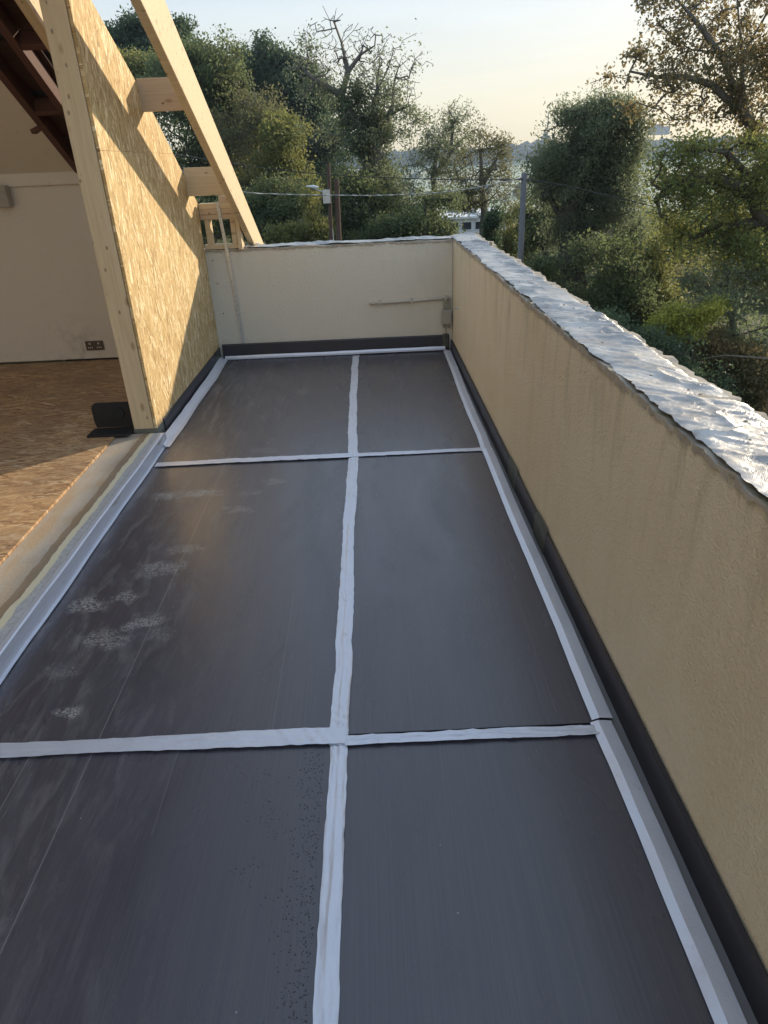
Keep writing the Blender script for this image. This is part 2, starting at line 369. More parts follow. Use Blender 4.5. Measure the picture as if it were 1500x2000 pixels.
def mat_sill():
    t = NT('weathered_concrete_sill'); p = t.pos(); x, y, z = sep(t, p)
    n = t.noise(p, 5, 6, .65); nf = t.noise(p, 60, 4, .6)
    col = t.mix(n, (.34, .30, .25), (.50, .46, .40))
    col = t.mix(t.math('MULTIPLY', t.ramp(t.noise(t.mapping(p, (5, 1.2, 1)), 2, 5), [(.42, 0.), (.65, 1.)]), .6), col, (.42, .28, .14))
    wob = t.math('ADD', x, t.math('MULTIPLY', t.math('SUBTRACT', t.noise(t.mapping(p, (1, 1, 1)), 6, 5), .5), .05))
    def band(lo, hi): return t.math('MULTIPLY', t.math('GREATER_THAN', wob, lo), t.math('LESS_THAN', wob, hi))
    col = t.mix(t.math('MULTIPLY', band(-1.63, -1.585), .7), col, (.26, .17, .09))
    col = t.mix(t.math('MULTIPLY', band(-1.585, -1.552), .85), col, (.80, .72, .50))
    col = t.mix(t.math('MULTIPLY', t.math('GREATER_THAN', wob, -1.552), .8), col, t.mix(t.ramp(nf, [(.4, 0.), (.6, 1.)]), (.40, .41, .42), (.54, .55, .56)))
    t.bsdf(base=col, rough=.7, normal=t.bump(t.math('ADD', nf, n), .5, .004))
    return t.m
def mat_plaster():
    t = NT('dirty_plaster'); p = t.pos(); x, y, z = sep(t, p)
    n = t.noise(p, 2.5, 5, .6)
    col = t.mix(n, (.68, .63, .55), (.76, .71, .62))
    low = t.n('ShaderNodeMapRange', {0: z, 1: .55, 2: .12, 3: 0., 4: 1.}).outputs[0]
    d = t.math('LENGTH' if False else 'ABSOLUTE', t.math('ADD', x, 2.84))
    sp = t.math('MULTIPLY', t.ramp(d, [(.0, 1.), (.38, 0.)]), t.ramp(t.noise(p, 6, 6, .65), [(.44, 0.), (.6, 1.)]))
    col = t.mix(t.math('MULTIPLY', t.math('MULTIPLY', sp, low), .75), col, (.20, .18, .16))
    col = t.mix(t.math('MULTIPLY', t.ramp(t.noise(p, 9, 6, .7), [(.6, 0.), (.75, 1.)]), .35), col, (.26, .23, .20))
    t.bsdf(base=col, rough=.85, normal=t.bump(t.noise(p, 35, 4), .3, .004))
    return t.m
def mat_leaf(name, c0, c1, c2, trans=.35):
    t = NT(name); a = t.n('ShaderNodeAttribute', attribute_name='tint').outputs['Fac']
    col = t.ramp(a, [(0., c0), (.5, c1), (1., c2)])
    b = t.n('ShaderNodeBsdfPrincipled', {'Base Color': col, 'Roughness': .5, 'Specular IOR Level': .35})
    tr = t.n('ShaderNodeBsdfTranslucent', {'Color': t.mix(.5, col, tuple(min(1, x*2.2) for x in c2))})
    mx = t.n('ShaderNodeMixShader', {0: trans, 1: b.outputs[0], 2: tr.outputs[0]})
    t.t.links.new(mx.outputs[0], t.out.inputs[0]); return t.m
def mat_bark(name, c):
    t = NT(name); p = t.pos()
    n = t.noise(t.mapping(p, (6, 6, 1.2)), 2, 6, .65)
    t.bsdf(base=t.mix(n, tuple(x*.55 for x in c), tuple(x*1.4 for x in c)), rough=.85, normal=t.bump(n, .6, .03)); return t.m
def mat_membrane():
    t = NT('black_rubber_membrane'); p = t.pos(); n = t.noise(p, 4, 5, .6)
    col = t.mix(n, (.022, .022, .030), (.042, .041, .05))
    sc = t.ramp(t.noise(t.mapping(p, (3, 8, 3)), 5, 6, .75), [(.66, 0.), (.75, 1.)])
    col = t.mix(t.math('MULTIPLY', sc, .3), col, (.14, .14, .15))
    t.bsdf(base=col, rough=t.math('MULTIPLY_ADD', n, .2, .32), normal=t.bump(t.noise(p, 12, 4), .25, .006)); return t.m
def mat_resin():
    t = NT('clear_grey_sealant'); p = t.pos(); n = t.noise(p, 22, 5, .6)
    col = t.mix(n, (.10, .11, .10), (.26, .28, .24))
    t.bsdf(base=col, rough=.32, normal=t.bump(n, .5, .006), alpha=.78); return t.m

M_board, M_tape, M_render, M_foil = mat_board(), mat_tape(), mat_render(), mat_foil()
M_foil2 = mat_foil('torn_grey_coping_felt', .25)
M_osb_w, M_osb_f = mat_osb('oriented_strand_board', 'wall'), mat_osb('strand_board_floor', 'floor')
M_wood = mat_wood('new_softwood', (.56, .44, .27), (.70, .57, .38))
M_wood2 = mat_wood('pinkish_softwood', (.50, .37, .25), (.60, .47, .33))
M_old = mat_wood('old_dark_roof_timber', (.075, .035, .028), (.13, .065, .05), False)
M_sark = mat_wood('old_sarking_board', (.05, .028, .024), (.085, .045, .035), False)
M_sill, M_plaster, M_mem, M_resin = mat_sill(), mat_plaster(), mat_membrane(), mat_resin()
M_mortar = plain('crumbling_mortar', (.36, .32, .26), .9, 0, .5, 14, .9, 40)
M_grey_pl = plain('aged_grey_plastic', (.36, .34, .29), .55, 0, .25, 12)
M_pipe = plain('pale_painted_conduit', (.50, .47, .40), .5, 0, .3, 9)
M_black = plain('black_plastic', (.012, .012, .014), .7, 0, .2, 9)
M_deck = plain('grey_roof_membrane', (.20, .185, .175), .6, 0, .35, 5, .5, 30)
M_brass = plain('brown_socket_plate', (.11, .085, .07), .35, .4, .1, 5)
M_ink = plain('pale_socket_marking', (.55, .52, .48), .6, 0, .05)
M_galv = plain('galvanised_steel', (.55, .56, .56), .4, .7, .2, 25)
M_dark = plain('dark_hole', (.02, .02, .02), .9, 0, .1)
M_tile = plain('roof_slate', (.09, .085, .09), .7, 0, .3, 6)
M_white = plain('white_painted_panel', (.75, .77, .78), .5, 0, .08, 2)
M_glass_d = plain('dark_window_glass', (.03, .04, .05), .12, 0, .1)
M_pole = plain('grey_weathered_pole', (.13, .13, .14), .7, 0, .25, 8)
M_rust = plain('brown_timber_pole', (.09, .055, .04), .8, 0, .3, 8)
M_wire = plain('dark_wire', (.03, .03, .03), .6)
M_bark = mat_bark('brown_bark', (.085, .07, .055)); M_barkg = mat_bark('grey_bark', (.15, .14, .125))
def mat_rope():
    t = NT('twisted_pale_cable'); p = t.pos(); x, y, z = sep(t, p)
    w = t.math('SINE', t.math('ADD', t.math('MULTIPLY', x, 22.), t.math('MULTIPLY', z, 60.)))
    t.bsdf(base=t.mix(t.ramp(w, [(.35, 0.), (.5, 1.)]), (.28, .28, .27), (.62, .62, .58)), rough=.6); return t.m
M_rope = mat_rope()

# ================================================================== TERRAIN, ROAD, HAZE
def gz(x, y):
    x = np.asarray(x, float); y = np.asarray(y, float); r = np.sqrt(x*x+y*y)
    z = -3.2-.10*np.clip(x-3, 0, 60)-.03*np.clip(y-30, 0, 60)*np.clip((x+6)/14, 0, 1)+.06*np.clip(-x-8, 0, 60)
    z += .25*vnoise(x/6, y/6, 3)*np.clip((r-9)/8, 0, 1)
    f = np.clip((r-90)/400, 0, 1); f = f*f*(3-2*f)
    z = z*(1-f)+(-52)*f
    g = np.clip((r-560)/680, 0, 1); z += g**1.15*(55+x*.006)
    ang = np.arctan2(x, y)
    z += (4*vnoise(ang*9, ang*0, 5)+3*vnoise(ang*22, r/300, 6))*np.clip((r-500)/300, 0, 1)
    k = np.clip((r-1240)/60, 0, 1); z -= k*30
    return z
ang = np.linspace(-pi, pi, 361); rr = np.concatenate([[.5, 3, 5, 7], np.geomspace(9, 1320, 150)])
A, Rr = np.meshgrid(ang, rr); X = Rr*np.sin(A); Y = Rr*np.cos(A)
def mat_ground():
    t = NT('rough_grass_and_fields'); p = t.pos(); x, y, z = sep(t, p)
    dist = t.n('ShaderNodeVectorMath', {0: p}, operation='LENGTH').outputs['Value']
    n = t.noise(p, .9, 6, .65); n2 = t.noise(p, .012, 4, .5)
    near = t.mix(n, (.025, .022, .013), (.06, .062, .028))
    fields = t.ramp(n2, [(.38, (.30, .34, .22)), (.46, (.46, .45, .30)), (.56, (.36, .42, .26)), (.66, (.5, .48, .36))], 'LINEAR')
    f = t.n('ShaderNodeMapRange', {0: dist, 1: 110., 2: 260., 3: 0., 4: 1.}).outputs[0]
    t.bsdf(base=t.mix(f, near, fields), rough=.9, normal=t.bump(t.noise(p, 3, 5), .5, .15)); return t.m
g = link('ground', grid_mesh(X, Y, gz(X, Y)), mat_ground(), smooth=True); tag(g, kind='structure')

rx = np.linspace(-26, -2, 40); ry = np.linspace(0, 4.2, 8)
RX, RY = np.meshgrid(rx, ry); RYY = 34+RY*1.4+.12*RX
rd = link('road', grid_mesh(RX, RYY, gz(RX, RYY)*0-3.0+.0*RX), plain('worn_asphalt', (.06, .06, .065), .85, 0, .25, 3)); tag(rd, kind='structure')

hz = NT('air_haze'); hz.t.nodes.remove(hz.out); hz.out = hz.t.nodes.new('ShaderNodeOutputMaterial')
pv = hz.n('ShaderNodeVolumePrincipled', {'Color': (.60, .76, 1.0, 1), 'Density': .0003, 'Anisotropy': .25})
hz.t.links.new(pv.outputs[0], hz.out.inputs['Volume'])
hb = box('haze', (-1345, -1345, -62), (1345, 1345, 52), hz.m); tag(hb, kind='stuff')

# far wooded ridge: rows of lumpy crowns, reads as one mass
def lumps(n, seed, rlo, rhi, hmin, hmax, name, col, amin=-.62, amax=.72):
    rg = np.random.default_rng(seed)
    bmx = bmesh.new(); bmesh.ops.create_icosphere(bmx, subdivisions=2, radius=1)
    v = np.array([q.co[:] for q in bmx.verts]); f = np.array([[q.index for q in fc.verts] for fc in bmx.faces]); bmx.free()
    VV, FF = [], []
    for i in range(n):
        a = rg.uniform(amin, amax); r = rg.uniform(rlo, rhi); h = rg.uniform(hmin, hmax)
        c = np.array([r*sin(a), r*cos(a), float(gz(r*sin(a), r*cos(a)))+h*.35])
        vv = v*(1+.18*rg.standard_normal((len(v), 1)))*np.array([h*rg.uniform(.6, 1.3), h*.8, h*.75])+c
        VV.append(vv); FF.append(f+len(v)*i)
    me = np_mesh(np.concatenate(VV), np.concatenate(FF)); o = link(name, me, col, smooth=False); tag(o, kind='stuff'); return o
M_farwood = plain('distant_woodland', (.035, .048, .03), .9, 0, .5, .05, .3, 2)
lumps(1500, 5, 1120, 1236, 8, 14, 'far_woodland', M_farwood)
lumps(70, 8, 420, 1000, 5, 9, 'valley_hedgerow_trees', M_farwood)

# ================================================================== HOUSE AND TERRACE
tag(box('terrace_roof_deck', (-1.50, -2.6, -.35), (.80, 6.75, -.045), M_deck), kind='structure')
# parapets
tag(box('gutter_bed', (.7485, -2.6, -.0445), (.7815, 6.70, -.020), M_deck), kind='structure')
pr = empty('parapet_wall', (.92, 2.4, -3.6), 'long cream rendered parapet wall along the right side of the roof', 'wall')
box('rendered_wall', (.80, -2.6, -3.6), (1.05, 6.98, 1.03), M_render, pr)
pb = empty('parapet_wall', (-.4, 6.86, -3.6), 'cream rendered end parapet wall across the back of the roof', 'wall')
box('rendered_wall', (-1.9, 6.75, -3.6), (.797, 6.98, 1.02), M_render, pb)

def coping(name, along, a0, a1, c0, c1, z0, mat, parent, seed, step=.006, amp=.0078, jag=.014, droop=.012):
    """crinkled sheet: 'along' axis from a0 to a1, across from c0 to c1, torn wavy edges"""
    n = int((a1-a0)/step); m = int((c1-c0)/step)+8
    s = np.linspace(a0, a1, n); q = np.linspace(0, 1, m)
    Sg, Q = np.meshgrid(s, q, indexing='ij')
    e0 = c0+jag*vnoise(s*4, s*0, seed)+jag*.5*vnoise(s*19, s*0, seed+1)+jag*.3*vnoise(s*55, s*0, seed+2)
    e1 = c1+jag*vnoise(s*3.3, s*0, seed+3)+jag*.6*vnoise(s*17, s*0, seed+4)+jag*.3*vnoise(s*60, s*0, seed+5)
    C = e0[:, None]+(e1-e0)[:, None]*Q
    wx = Sg*1.0+C*.7+.05*vnoise(Sg*4, C*4, seed+9)
    Z = amp*.9*vnoise(wx*14, C*3.5, seed+6)+amp*.7*vnoise(wx*30+3, C*9-2*Sg, seed+7)+amp*.25*vnoise(wx*70, C*40, seed+8)
    Z += amp*1.1*(1-np.abs(vnoise(wx*9+9, C*6, seed+10)))**6+amp*.7*(1-np.abs(vnoise(wx*21+2, C*11+Sg*5, seed+12)))**8
    Z *= np.clip(.55+.9*vnoise(Sg*2.6, C*6, seed+14), .18, 1.25)
    edge = np.minimum((C-e0[:, None]), (e1[:, None]-C)); dr = np.exp(-edge/.012)
    Z = Z*(1-.4*dr)-droop*dr*(.5+.5*vnoise(Sg*9, Q*2, seed+11))*.8+.012
    Zg = z0+Z
    me = grid_mesh(C, Sg, Zg) if along == 1 else grid_mesh(Sg, C, Zg)
    return link(name, me, mat, parent, smooth=True)
def mortar(name, along, a0, a1, c0, c1, z0, z1, parent, seed):
    s = np.arange(a0, a1, .007); n = len(s)
    e0 = c0+.003*vnoise(s*8, s*0, seed)+.004*vnoise(s*47, s*0, seed+1); e1 = c1+.012*vnoise(s*7, s*0, seed+2)+.008*vnoise(s*37, s*0, seed+3)
    zt = z1+.008*vnoise(s*14, s*0, seed+4); zt2 = z1+.008*vnoise(s*15, s*0, seed+5)
    zb = z0+.004-.007*np.clip(vnoise(s*6, s*0, seed+6), 0, 1)-.010*np.abs(vnoise(s*40, s*0, seed+7))
    prof = [(e0, zb), (e0+.001, zt), ((e0*2+e1)/3, zt+.003), ((e0+2*e1)/3, zt2+.003), (e1, zt2), (e1+.002, zb)]
    C = np.stack([p_[0] for p_ in prof], 1); Z = np.stack([p_[1] for p_ in prof], 1); Sg = np.repeat(s[:, None], 6, 1)
    me = grid_mesh(C, Sg, Z) if along == 1 else grid_mesh(Sg, C, Z)
    return link(name, me, M_mortar, parent)
mortar('mortar_bed', 1, -2.6, 6.99, .7975, 1.062, 1.016, 1.034, pr, 40)
coping('coping_felt', 1, -2.6, 6.96, .806, 1.030, 1.034, M_foil, pr, 7)
mortar('mortar_bed', 0, -1.54, .79, 6.744, 6.99, 1.004, 1.022, pb, 60)
coping('coping_felt', 0, -1.15, .81, 6.762, 6.985, 1.022, M_foil2, pb, 27, step=.009, amp=.008, jag=.02)
# little grit and broken bits on the coping, each loose stone its own thing is too small: one stuff object
rg = np.random.default_rng(4); bm = bmesh.new()
for i in range(26):
    yy = rg.uniform(1.1, 6.8); xx = rg.uniform(.84, 1.02); r = rg.uniform(.002, .0055)
    q = bmesh.ops.create_icosphere(bm, subdivisions=1, radius=r)['verts']
    for v in q: v.co = Vector((v.co.x*rg.uniform(.8, 1.5), v.co.y, v.co.z*.6))+Vector((xx, yy, 1.056))
tag(link('grit', bm_mesh(bm), M_mortar), kind='stuff')
prism('mortar_lump', [(1.0, 5.9), (1.02, 5.88), (1.04, 5.93), (1.01, 5.95)], 2, 1.045, 1.075, M_mortar, pr)

# upstands of black membrane
def profile_strip(name, prof, y0, y1, mat, label, cat, group, seed, amp=.002, step=.03, drift=None, axis=1, wig=.003):
    """cross-section prof [(x,z)..] swept along y (axis=1) or x (axis=0)"""
    s = np.arange(y0, y1+step*.5, step); C = []; Z = []
    for k, (x, z) in enumerate(prof):
        dx = wig*vnoise(s*2.3, s*0+k*.12, seed)+wig*.25*vnoise(s*13, s*0+k*.15, seed+1)
        if drift is not None: dx = dx+drift(s)
        C.append(x+dx); Z.append(z+amp*vnoise(s*7, s*0+k*.3, seed+2)*(0 if k in (0,) else 1)+(amp*.4))
    C = np.stack(C, 1); Z = np.stack(Z, 1); Sg = np.repeat(s[:, None], len(prof), 1)
    me = grid_mesh(C, Sg, Z) if axis == 1 else grid_mesh(Sg, C, Z)
    o = link(name, me, mat, smooth=False); tag(o, label, cat, group); return o
GU = 'black membrane upstands round the roof edge'
def upstand(poly, axis, a, b, label):
    o = prism('membrane_upstand', poly, axis, a, b, M_mem); tag(o, label, 'flashing', GU); return o
upstand([(.797, -.045), (.797, .09), (.790, .097), (.782, .085), (.778, -.02), (.768, -.043)], 1, -2.6, 6.72, 'black membrane upstand at the foot of the long right parapet')
upstand([(6.747, -.045), (6.747, .137), (6.739, .143), (6.732, .13), (6.728, -.02), (6.715, -.044)], 0, -1.50, .768, 'black membrane upstand at the foot of the back parapet')
upstand([(-1.529, .0), (-1.529, .118), (-1.524, .122), (-1.519, .112), (-1.516, .01)], 1, 4.62, 6.712, 'dark blue-black membrane upstand at the foot of the strand board wall')

# insulation boards
GB = 'black faced insulation boards laid on the roof'
def board(x0, x1, y0, y1, label, lift=0.0):
    o = box('insulation_board', (x0, y0, -.044), (x1, y1, lift), M_board, bev=.0025); tag(o, label, 'board', GB); return o
board(-1.468, -.172, -.755, 1.642, 'black insulation board at front left, spotted with water droplets by the centre tape')
board(-1.468, -.172, 1.648, 4.041, 'black insulation board at middle left, marked with pale boot prints')
board(-1.462, -.170, 4.046, 6.70, 'black insulation board at back left, beside the strand board wall')
board(-.166, .712, -.755, 1.636, 'black insulation board at front right, with a small dusty scuff')
board(-.166, .712, 1.648, 4.041, 'black insulation board at middle right, with a bluish sheen', .003)
board(-.163, .722, 4.046, 6.70, 'black insulation board at back right, in the corner of the parapets')
# water droplets near the centre joint of the front left board
rg = np.random.default_rng(11); bm = bmesh.new()
def drop(x, y, r):
    q = bmesh.ops.create_icosphere(bm, subdivisions=1, radius=r)['verts']
    for v in q: v.co = Vector((x+v.co.x, y+v.co.y, max(v.co.z*.55, -.0008)))
for i in range(520):
    y = rg.uniform(.75, 1.58); x = -.215-abs(rg.normal(0, .045))
    drop(x, y, rg.uniform(.0010, .0028))
for i in range(90):
    a = rg.uniform(0, 2*pi); c = [(-.43, 1.50), (-.40, 1.38), (-.40, 1.17), (-.36, 1.32)][i % 4]
    drop(c[0]+.035*cos(a)+rg.normal(0, .012), c[1]+.03*sin(a)+rg.normal(0, .012), rg.uniform(.001, .0024))
t = NT('water_drop'); t.bsdf(base=(.03, .03, .035), rough=.05, spec=.8)
tag(link('water_droplets', bm_mesh(bm), t.m, smooth=True), kind='stuff')

# foil tapes
GT = 'silver foil tapes over the board joints'
def tape(along, a0, a1, c, w, z, label, seed, ridge=.0, wander=.004, crease=None, taper=None):
    step = .006; n = max(12, int((a1-a0)/step)); m = 15
    s = np.linspace(a0, a1, n); q = np.linspace(-1, 1, m); Sg, Q = np.meshgrid(s, q, indexing='ij')
    cc = c+wander*vnoise(s*1.3, s*0, seed)+wander*.3*vnoise(s*6, s*0, seed+1)
    ww = w/2*(1+.10*vnoise(s*2.1, s*0, seed+2))
    if taper is not None: ww = ww*taper(s)
    Z0 = .0016*(1-np.abs(vnoise(Sg*1.1+5, Q*2.6, seed+12)))**10
    C = cc[:, None]+ww[:, None]*Q+.0016*vnoise(Sg*30, Q*2, seed+8)
    Z = z+Z0*1.6+.0010*vnoise(Sg*7, Q*2.2, seed+3)+.0008*vnoise(Sg*26, Q*4, seed+4)+.0034*(1-np.abs(vnoise(Sg*9+Q*.9, Q*1.3+Sg*3, seed+9)))**9*(vnoise(Sg*2.3, Q*0, seed+10) > -.1)
    Z += ridge*np.exp(-((Q-.1*vnoise(Sg*2, Q*0, seed+5))/.09)**2)*(.6+.4*vnoise(Sg*5, Q*0, seed+6))
    if crease:
        for (cs, wd, am) in crease:
            Z += am*np.exp(-((Sg-cs+.02*Q)/wd)**2)*(.5+.5*np.sin((Sg+C*.6)*150))*(.6+.4*vnoise(Sg*40, Q*3, seed+7))
    me = grid_mesh(C, Sg, Z) if along == 1 else grid_mesh(Sg, C, Z)
    o = link('foil_tape', me, M_tape, smooth=True, origin=((c, (a0+a1)/2, z) if along == 1 else ((a0+a1)/2, c, z))); tag(o, label, 'tape', GT); return o
tape(1, -.755, 1.63, -.172, .055, .0045, 'silver tape down the front part of the centre joint', 1, .0022, crease=[(1.6, .03, .003)])
tape(1, 1.60, 6.60, -.168, .060, .0065, 'long silver tape down the centre joint towards the back wall', 2, .003, wander=.013, crease=[(1.72, .06, .004), (3.1, .03, .002), (1.62, .02, .004)])
tape(0, -1.455, -.150, 1.640, .066, .0095, 'wide silver tape across the front joint of the left boards', 3, .0, crease=[(-.24, .05, .0035), (-.35, .03, .002), (-1.2, .03, .0015)])
tape(0, -.150, .690, 1.612, .040, .0095, 'narrow silver tape across the front joint of the right boards', 4, .0)
tape(0, -1.44, -.165, 4.042, .062, .0095, 'silver tape across the back joint of the left boards', 5, .001)
tape(0, -.160, .700, 4.046, .055, .0100, 'silver tape across the back joint of the right boards', 6, .002)
# tapes along the edges
def edge_tape(prof, a0, a1, label, seed, drift=None, axis=1, amp=.002, wig=.003):
    return profile_strip('foil_tape', prof, a0, a1, M_tape, label, 'tape', GT, seed, amp, .02, drift, axis, wig)
rp = [(.676, .005), (.701, .0155), (.745, .011), (.748, -.03)]
edge_tape(rp, -.755, 1.640, 'silver edge tape beside the right hand gutter, nearest stretch', 12, lambda s: -.006*(s < 9), amp=.0035, wig=.005)
edge_tape([(x, z+.004) for x, z in rp], 1.652, 4.05, 'silver edge tape beside the right hand gutter, middle stretch', 13)
edge_tape([(x, z+.001) for x, z in rp], 4.06, 6.63, 'silver edge tape beside the right hand gutter, farthest stretch', 14, lambda s: np.clip((s-4.6)/2, 0, 1)*.022, amp=.003, wig=.006)
edge_tape([(-1.455, .0045), (-1.468, .006), (-1.472, .05), (-1.474, .078), (-1.482, .082), (-1.503, .081)], -.755, 4.42, 'silver tape folded over the edge of the concrete sill', 15, amp=.002, wig=.004)
edge_tape([(-1.438, .0045), (-1.462, .007), (-1.470, .016), (-1.498, .030), (-1.513, .036)], 4.35, 6.66, 'silver tape running along the foot of the strand board wall', 16, lambda s: .012*np.sin((s-4.35)*1.45), amp=.004, wig=.008)
bt = [(6.655, .006), (6.685, .010), (6.699, .013), (6.712, .03)]
edge_tape(bt, -1.48, -.12, 'silver tape at the foot of the back parapet, left length', 17, axis=0)
edge_tape([(x-.004, z+.004) for x, z in bt], -.135, .73, 'silver tape at the foot of the back parapet, right length', 18, axis=0)

# sealant patches
GS = 'grey sealant patches on the membrane'
def patch(verts, label, seed=0):
    """verts: list of 3D polyline rows -> strip mesh"""
    bm = bmesh.new(); rg = random.Random(seed); rows = []
    for row in verts: rows.append([bm.verts.new(Vector(p)+Vector((rg.uniform(-.001, .001), rg.uniform(-.006, .006), rg.uniform(-.004, .004)))) for p in row])
    for a, b in zip(rows, rows[1:]):
        for k in range(len(a)-1): bm.faces.new((a[k], b[k], b[k+1], a[k+1]))
    bmesh.ops.solidify(bm, geom=list(bm.faces), thickness=.0015)
    o = link('sealant_patch', bm_mesh(bm), M_resin); tag(o, label, 'patch', GS); return o
pf = [(.7915, .112), (.7795, .08), (.7745, -.018), (.764, -.039), (.748, -.036)]
for y0, y1, lb in ((2.76, 2.98, 'grey sealant patch on the right membrane upstand, nearer one'), (3.45, 3.68, 'grey sealant patch on the right membrane upstand, farther one')):
    patch([[(x, y, z) for x, z in pf] for y in (y0, (y0+y1)/2, y1)], lb, int(y0*10))
patch([[(.70+k*.03, 6.7265-(.001 if z > 0 else 0), z) for k in range(3)] for z in (.16, .09, .02)], 'greenish sealant patch in the back right corner under the junction box', 3)
patch([[(-1.513, y, z) for z in (.13, .07, .02)] for y in (6.5, 6.6, 6.7)], 'greenish sealant patch in the back left corner of the roof', 4)

# strand board cheek (left) with its post
def osb_top(y): return np.interp(y, [3.0, 4.84, 5.776, 6.74], [3.70, 2.583, 2.065, 1.432])
ck = empty('dormer_cheek', (-1.54, 5.6, 0.0), 'tall strand board clad wall with sloping top on the left', 'wall')
ys = [4.47, 4.84, 5.776, 6.745]
prism('strand_board_panel', [(4.47, 1.812), (4.47, float(osb_top(4.47))), (4.84, 2.583), (5.776, float(osb_top(5.776))), (6.12, 1.812+.02)] if False else
      [(4.47, 1.814), (6.156, 1.814), (5.776, float(osb_top(5.776))), (4.84, 2.583), (4.47, float(osb_top(4.47)))], 0, -1.548, -1.530, M_osb_w, ck)
prism('strand_board_panel', [(4.47, .02), (6.747, .02), (6.747, 1.428), (6.160, 1.8128), (4.47, 1.8128)], 0, -1.548, -1.530, M_osb_w, ck)
prism('backing_board', [(4.53, .02), (6.74, .02), (6.74, 1.42), (4.53, 2.74)], 0, -1.60, -1.55, M_osb_w, ck)
po = beam('post', (-1.622, 4.5, .03), (-1.622, 4.5, 2.74), .06, .138, M_wood, ck, .006, side=(1, 0, 0))
# sealed foot of the post
prism('sealed_foot', [(-1.694, 4.466), (-1.527, 4.466), (-1.527, 4.64), (-1.5285, 4.64), (-1.5285, 4.4685), (-1.694, 4.4685)], 2, .0, .105, M_resin, ck)
beam('top_rail', (-1.69, 4.42, 2.56), (-1.69, 3.2, 3.27), .1, .05, M_wood2, ck)

# new rafter, noggins
rf = empty('roof_rafter', (-1.13, 6.9, 1.0), 'long new softwood rafter sloping down to the back parapet', 'rafter')
def ru(y): return 2.562-.5616*(y-4.805)
def rl(y): return 1.031-.5616*(y-6.727)+.02
prism('timber', [(3.2, rl(3.2)), (3.2, ru(3.2)), (7.65, ru(7.65)), (7.65, .955), (6.99, .955), (6.99, 1.045)], 0, -1.155, -1.100, M_wood, rf, .003)
for (y0, z0, z1, lb) in ((5.48, 2.065, 2.262, 'pinkish softwood noggin between strand board and rafter, upper one'), (6.42, 1.492, 1.712, 'knotty softwood noggin between strand board and rafter, lower one')):
    o = box('noggin', (-1.532, y0, z0), (-1.157, y0+.048, z1), M_wood2 if y0 < 6 else M_wood, bev=.003); tag(o, lb, 'timber', 'noggins fixed to the new rafter')
fr = empty('stud_frame', (-1.35, 6.86, 1.03), 'small softwood stud frame standing on the back parapet', 'frame')
box('bottom_plate', (-1.527, 6.752, 1.026), (-1.17, 6.85, 1.068), M_wood, fr, .003)
box('stud', (-1.495, 6.756, 1.069), (-1.447, 6.848, 1.279), M_wood, fr, .003)
box('stud', (-1.262, 6.756, 1.069), (-1.216, 6.848, 1.279), M_wood, fr, .003)
box('top_plate', (-1.527, 6.752, 1.28), (-1.212, 6.85, 1.324), M_wood2, fr, .003)
box('top_plate', (-1.527, 6.750, 1.3255), (-1.212, 6.85, 1.3705), M_wood2, fr, .003)
box('top_plate', (-1.527, 6.752, 1.372), (-1.212, 6.85, 1.418), M_wood, fr, .003)
box('packing_block', (-1.34, 6.765, 1.419), (-1.215, 6.84, 1.475), M_wood2, fr, .003)
box('end_batten', (-1.2105, 6.735, 1.03), (-1.172, 6.85, 1.455), M_wood, fr, .003)
box('packing_block', (-1.205, 6.712, 1.018), (-1.168, 6.748, 1.075), M_wood, fr, .003)
# perforated steel strap
st = empty('steel_strap', (-1.30, 6.72, .15), 'thin perforated steel strap hanging down the back wall from the frame', 'strap')
bm = bmesh.new(); pA, pB, pC = Vector((-1.352, 6.742, 1.43)), Vector((-1.322, 6.738, 1.02)), Vector((-1.283, 6.741, .15))
def strip3(bm, pts, w, th):
    prev = None
    for p in pts:
        r_ = [bm.verts.new(p+Vector((sx*w/2, dy, 0))) for sx, dy in ((-1, 0), (1, 0), (1, -th), (-1, -th))]
        if prev:
            for k in range(4): bm.faces.new((prev[k], prev[(k+1) % 4], r_[(k+1) % 4], r_[k]))
        else: bm.faces.new(r_)
        prev = r_
    bm.faces.new(prev[::-1])
strip3(bm, [pA, pB, pB.lerp(pC, .5)+Vector((.004, 0, 0)), pC], .030, .003)
bmesh.ops.recalc_face_normals(bm, faces=bm.faces)
link('strip', bm_mesh(bm), M_galv, st)
bm = bmesh.new(); bmesh.ops.create_circle(bm, cap_ends=True, radius=.0035, segments=8)
for v in bm.verts: v.co = Vector((v.co.x, 0, v.co.y))
hole_me = bm_mesh(bm); hole_me.materials.append(M_dark)
for k in range(30):
    f = k/29; p = pA.lerp(pB, f/.33) if f < .33 else pB.lerp(pC, (f-.33)/.67)
    o = bpy.data.objects.new('punched_hole', hole_me); COL.objects.link(o); o.parent = st
    o.location = Vector((p.x+(.006 if k % 2 else -.006), p.y-.0046, p.z))-st.location
for k, (xx, zz) in enumerate(((-1.47, .93), (-1.455, .72), (-1.44, .44))):
    bm = bmesh.new(); tube(bm, [(xx, 6.7505, zz), (xx, 6.743, zz)], .0055, 8)
    o = link('screw', bm_mesh(bm), M_dark, origin=(xx, 6.75, zz)); tag(o, ['dark screw head in the back wall beside the strand board, topmost', 'dark screw head in the back wall beside the strand board, middle', 'dark screw head in the back wall beside the strand board, lowest'][k], 'screw', 'screws in the back wall')

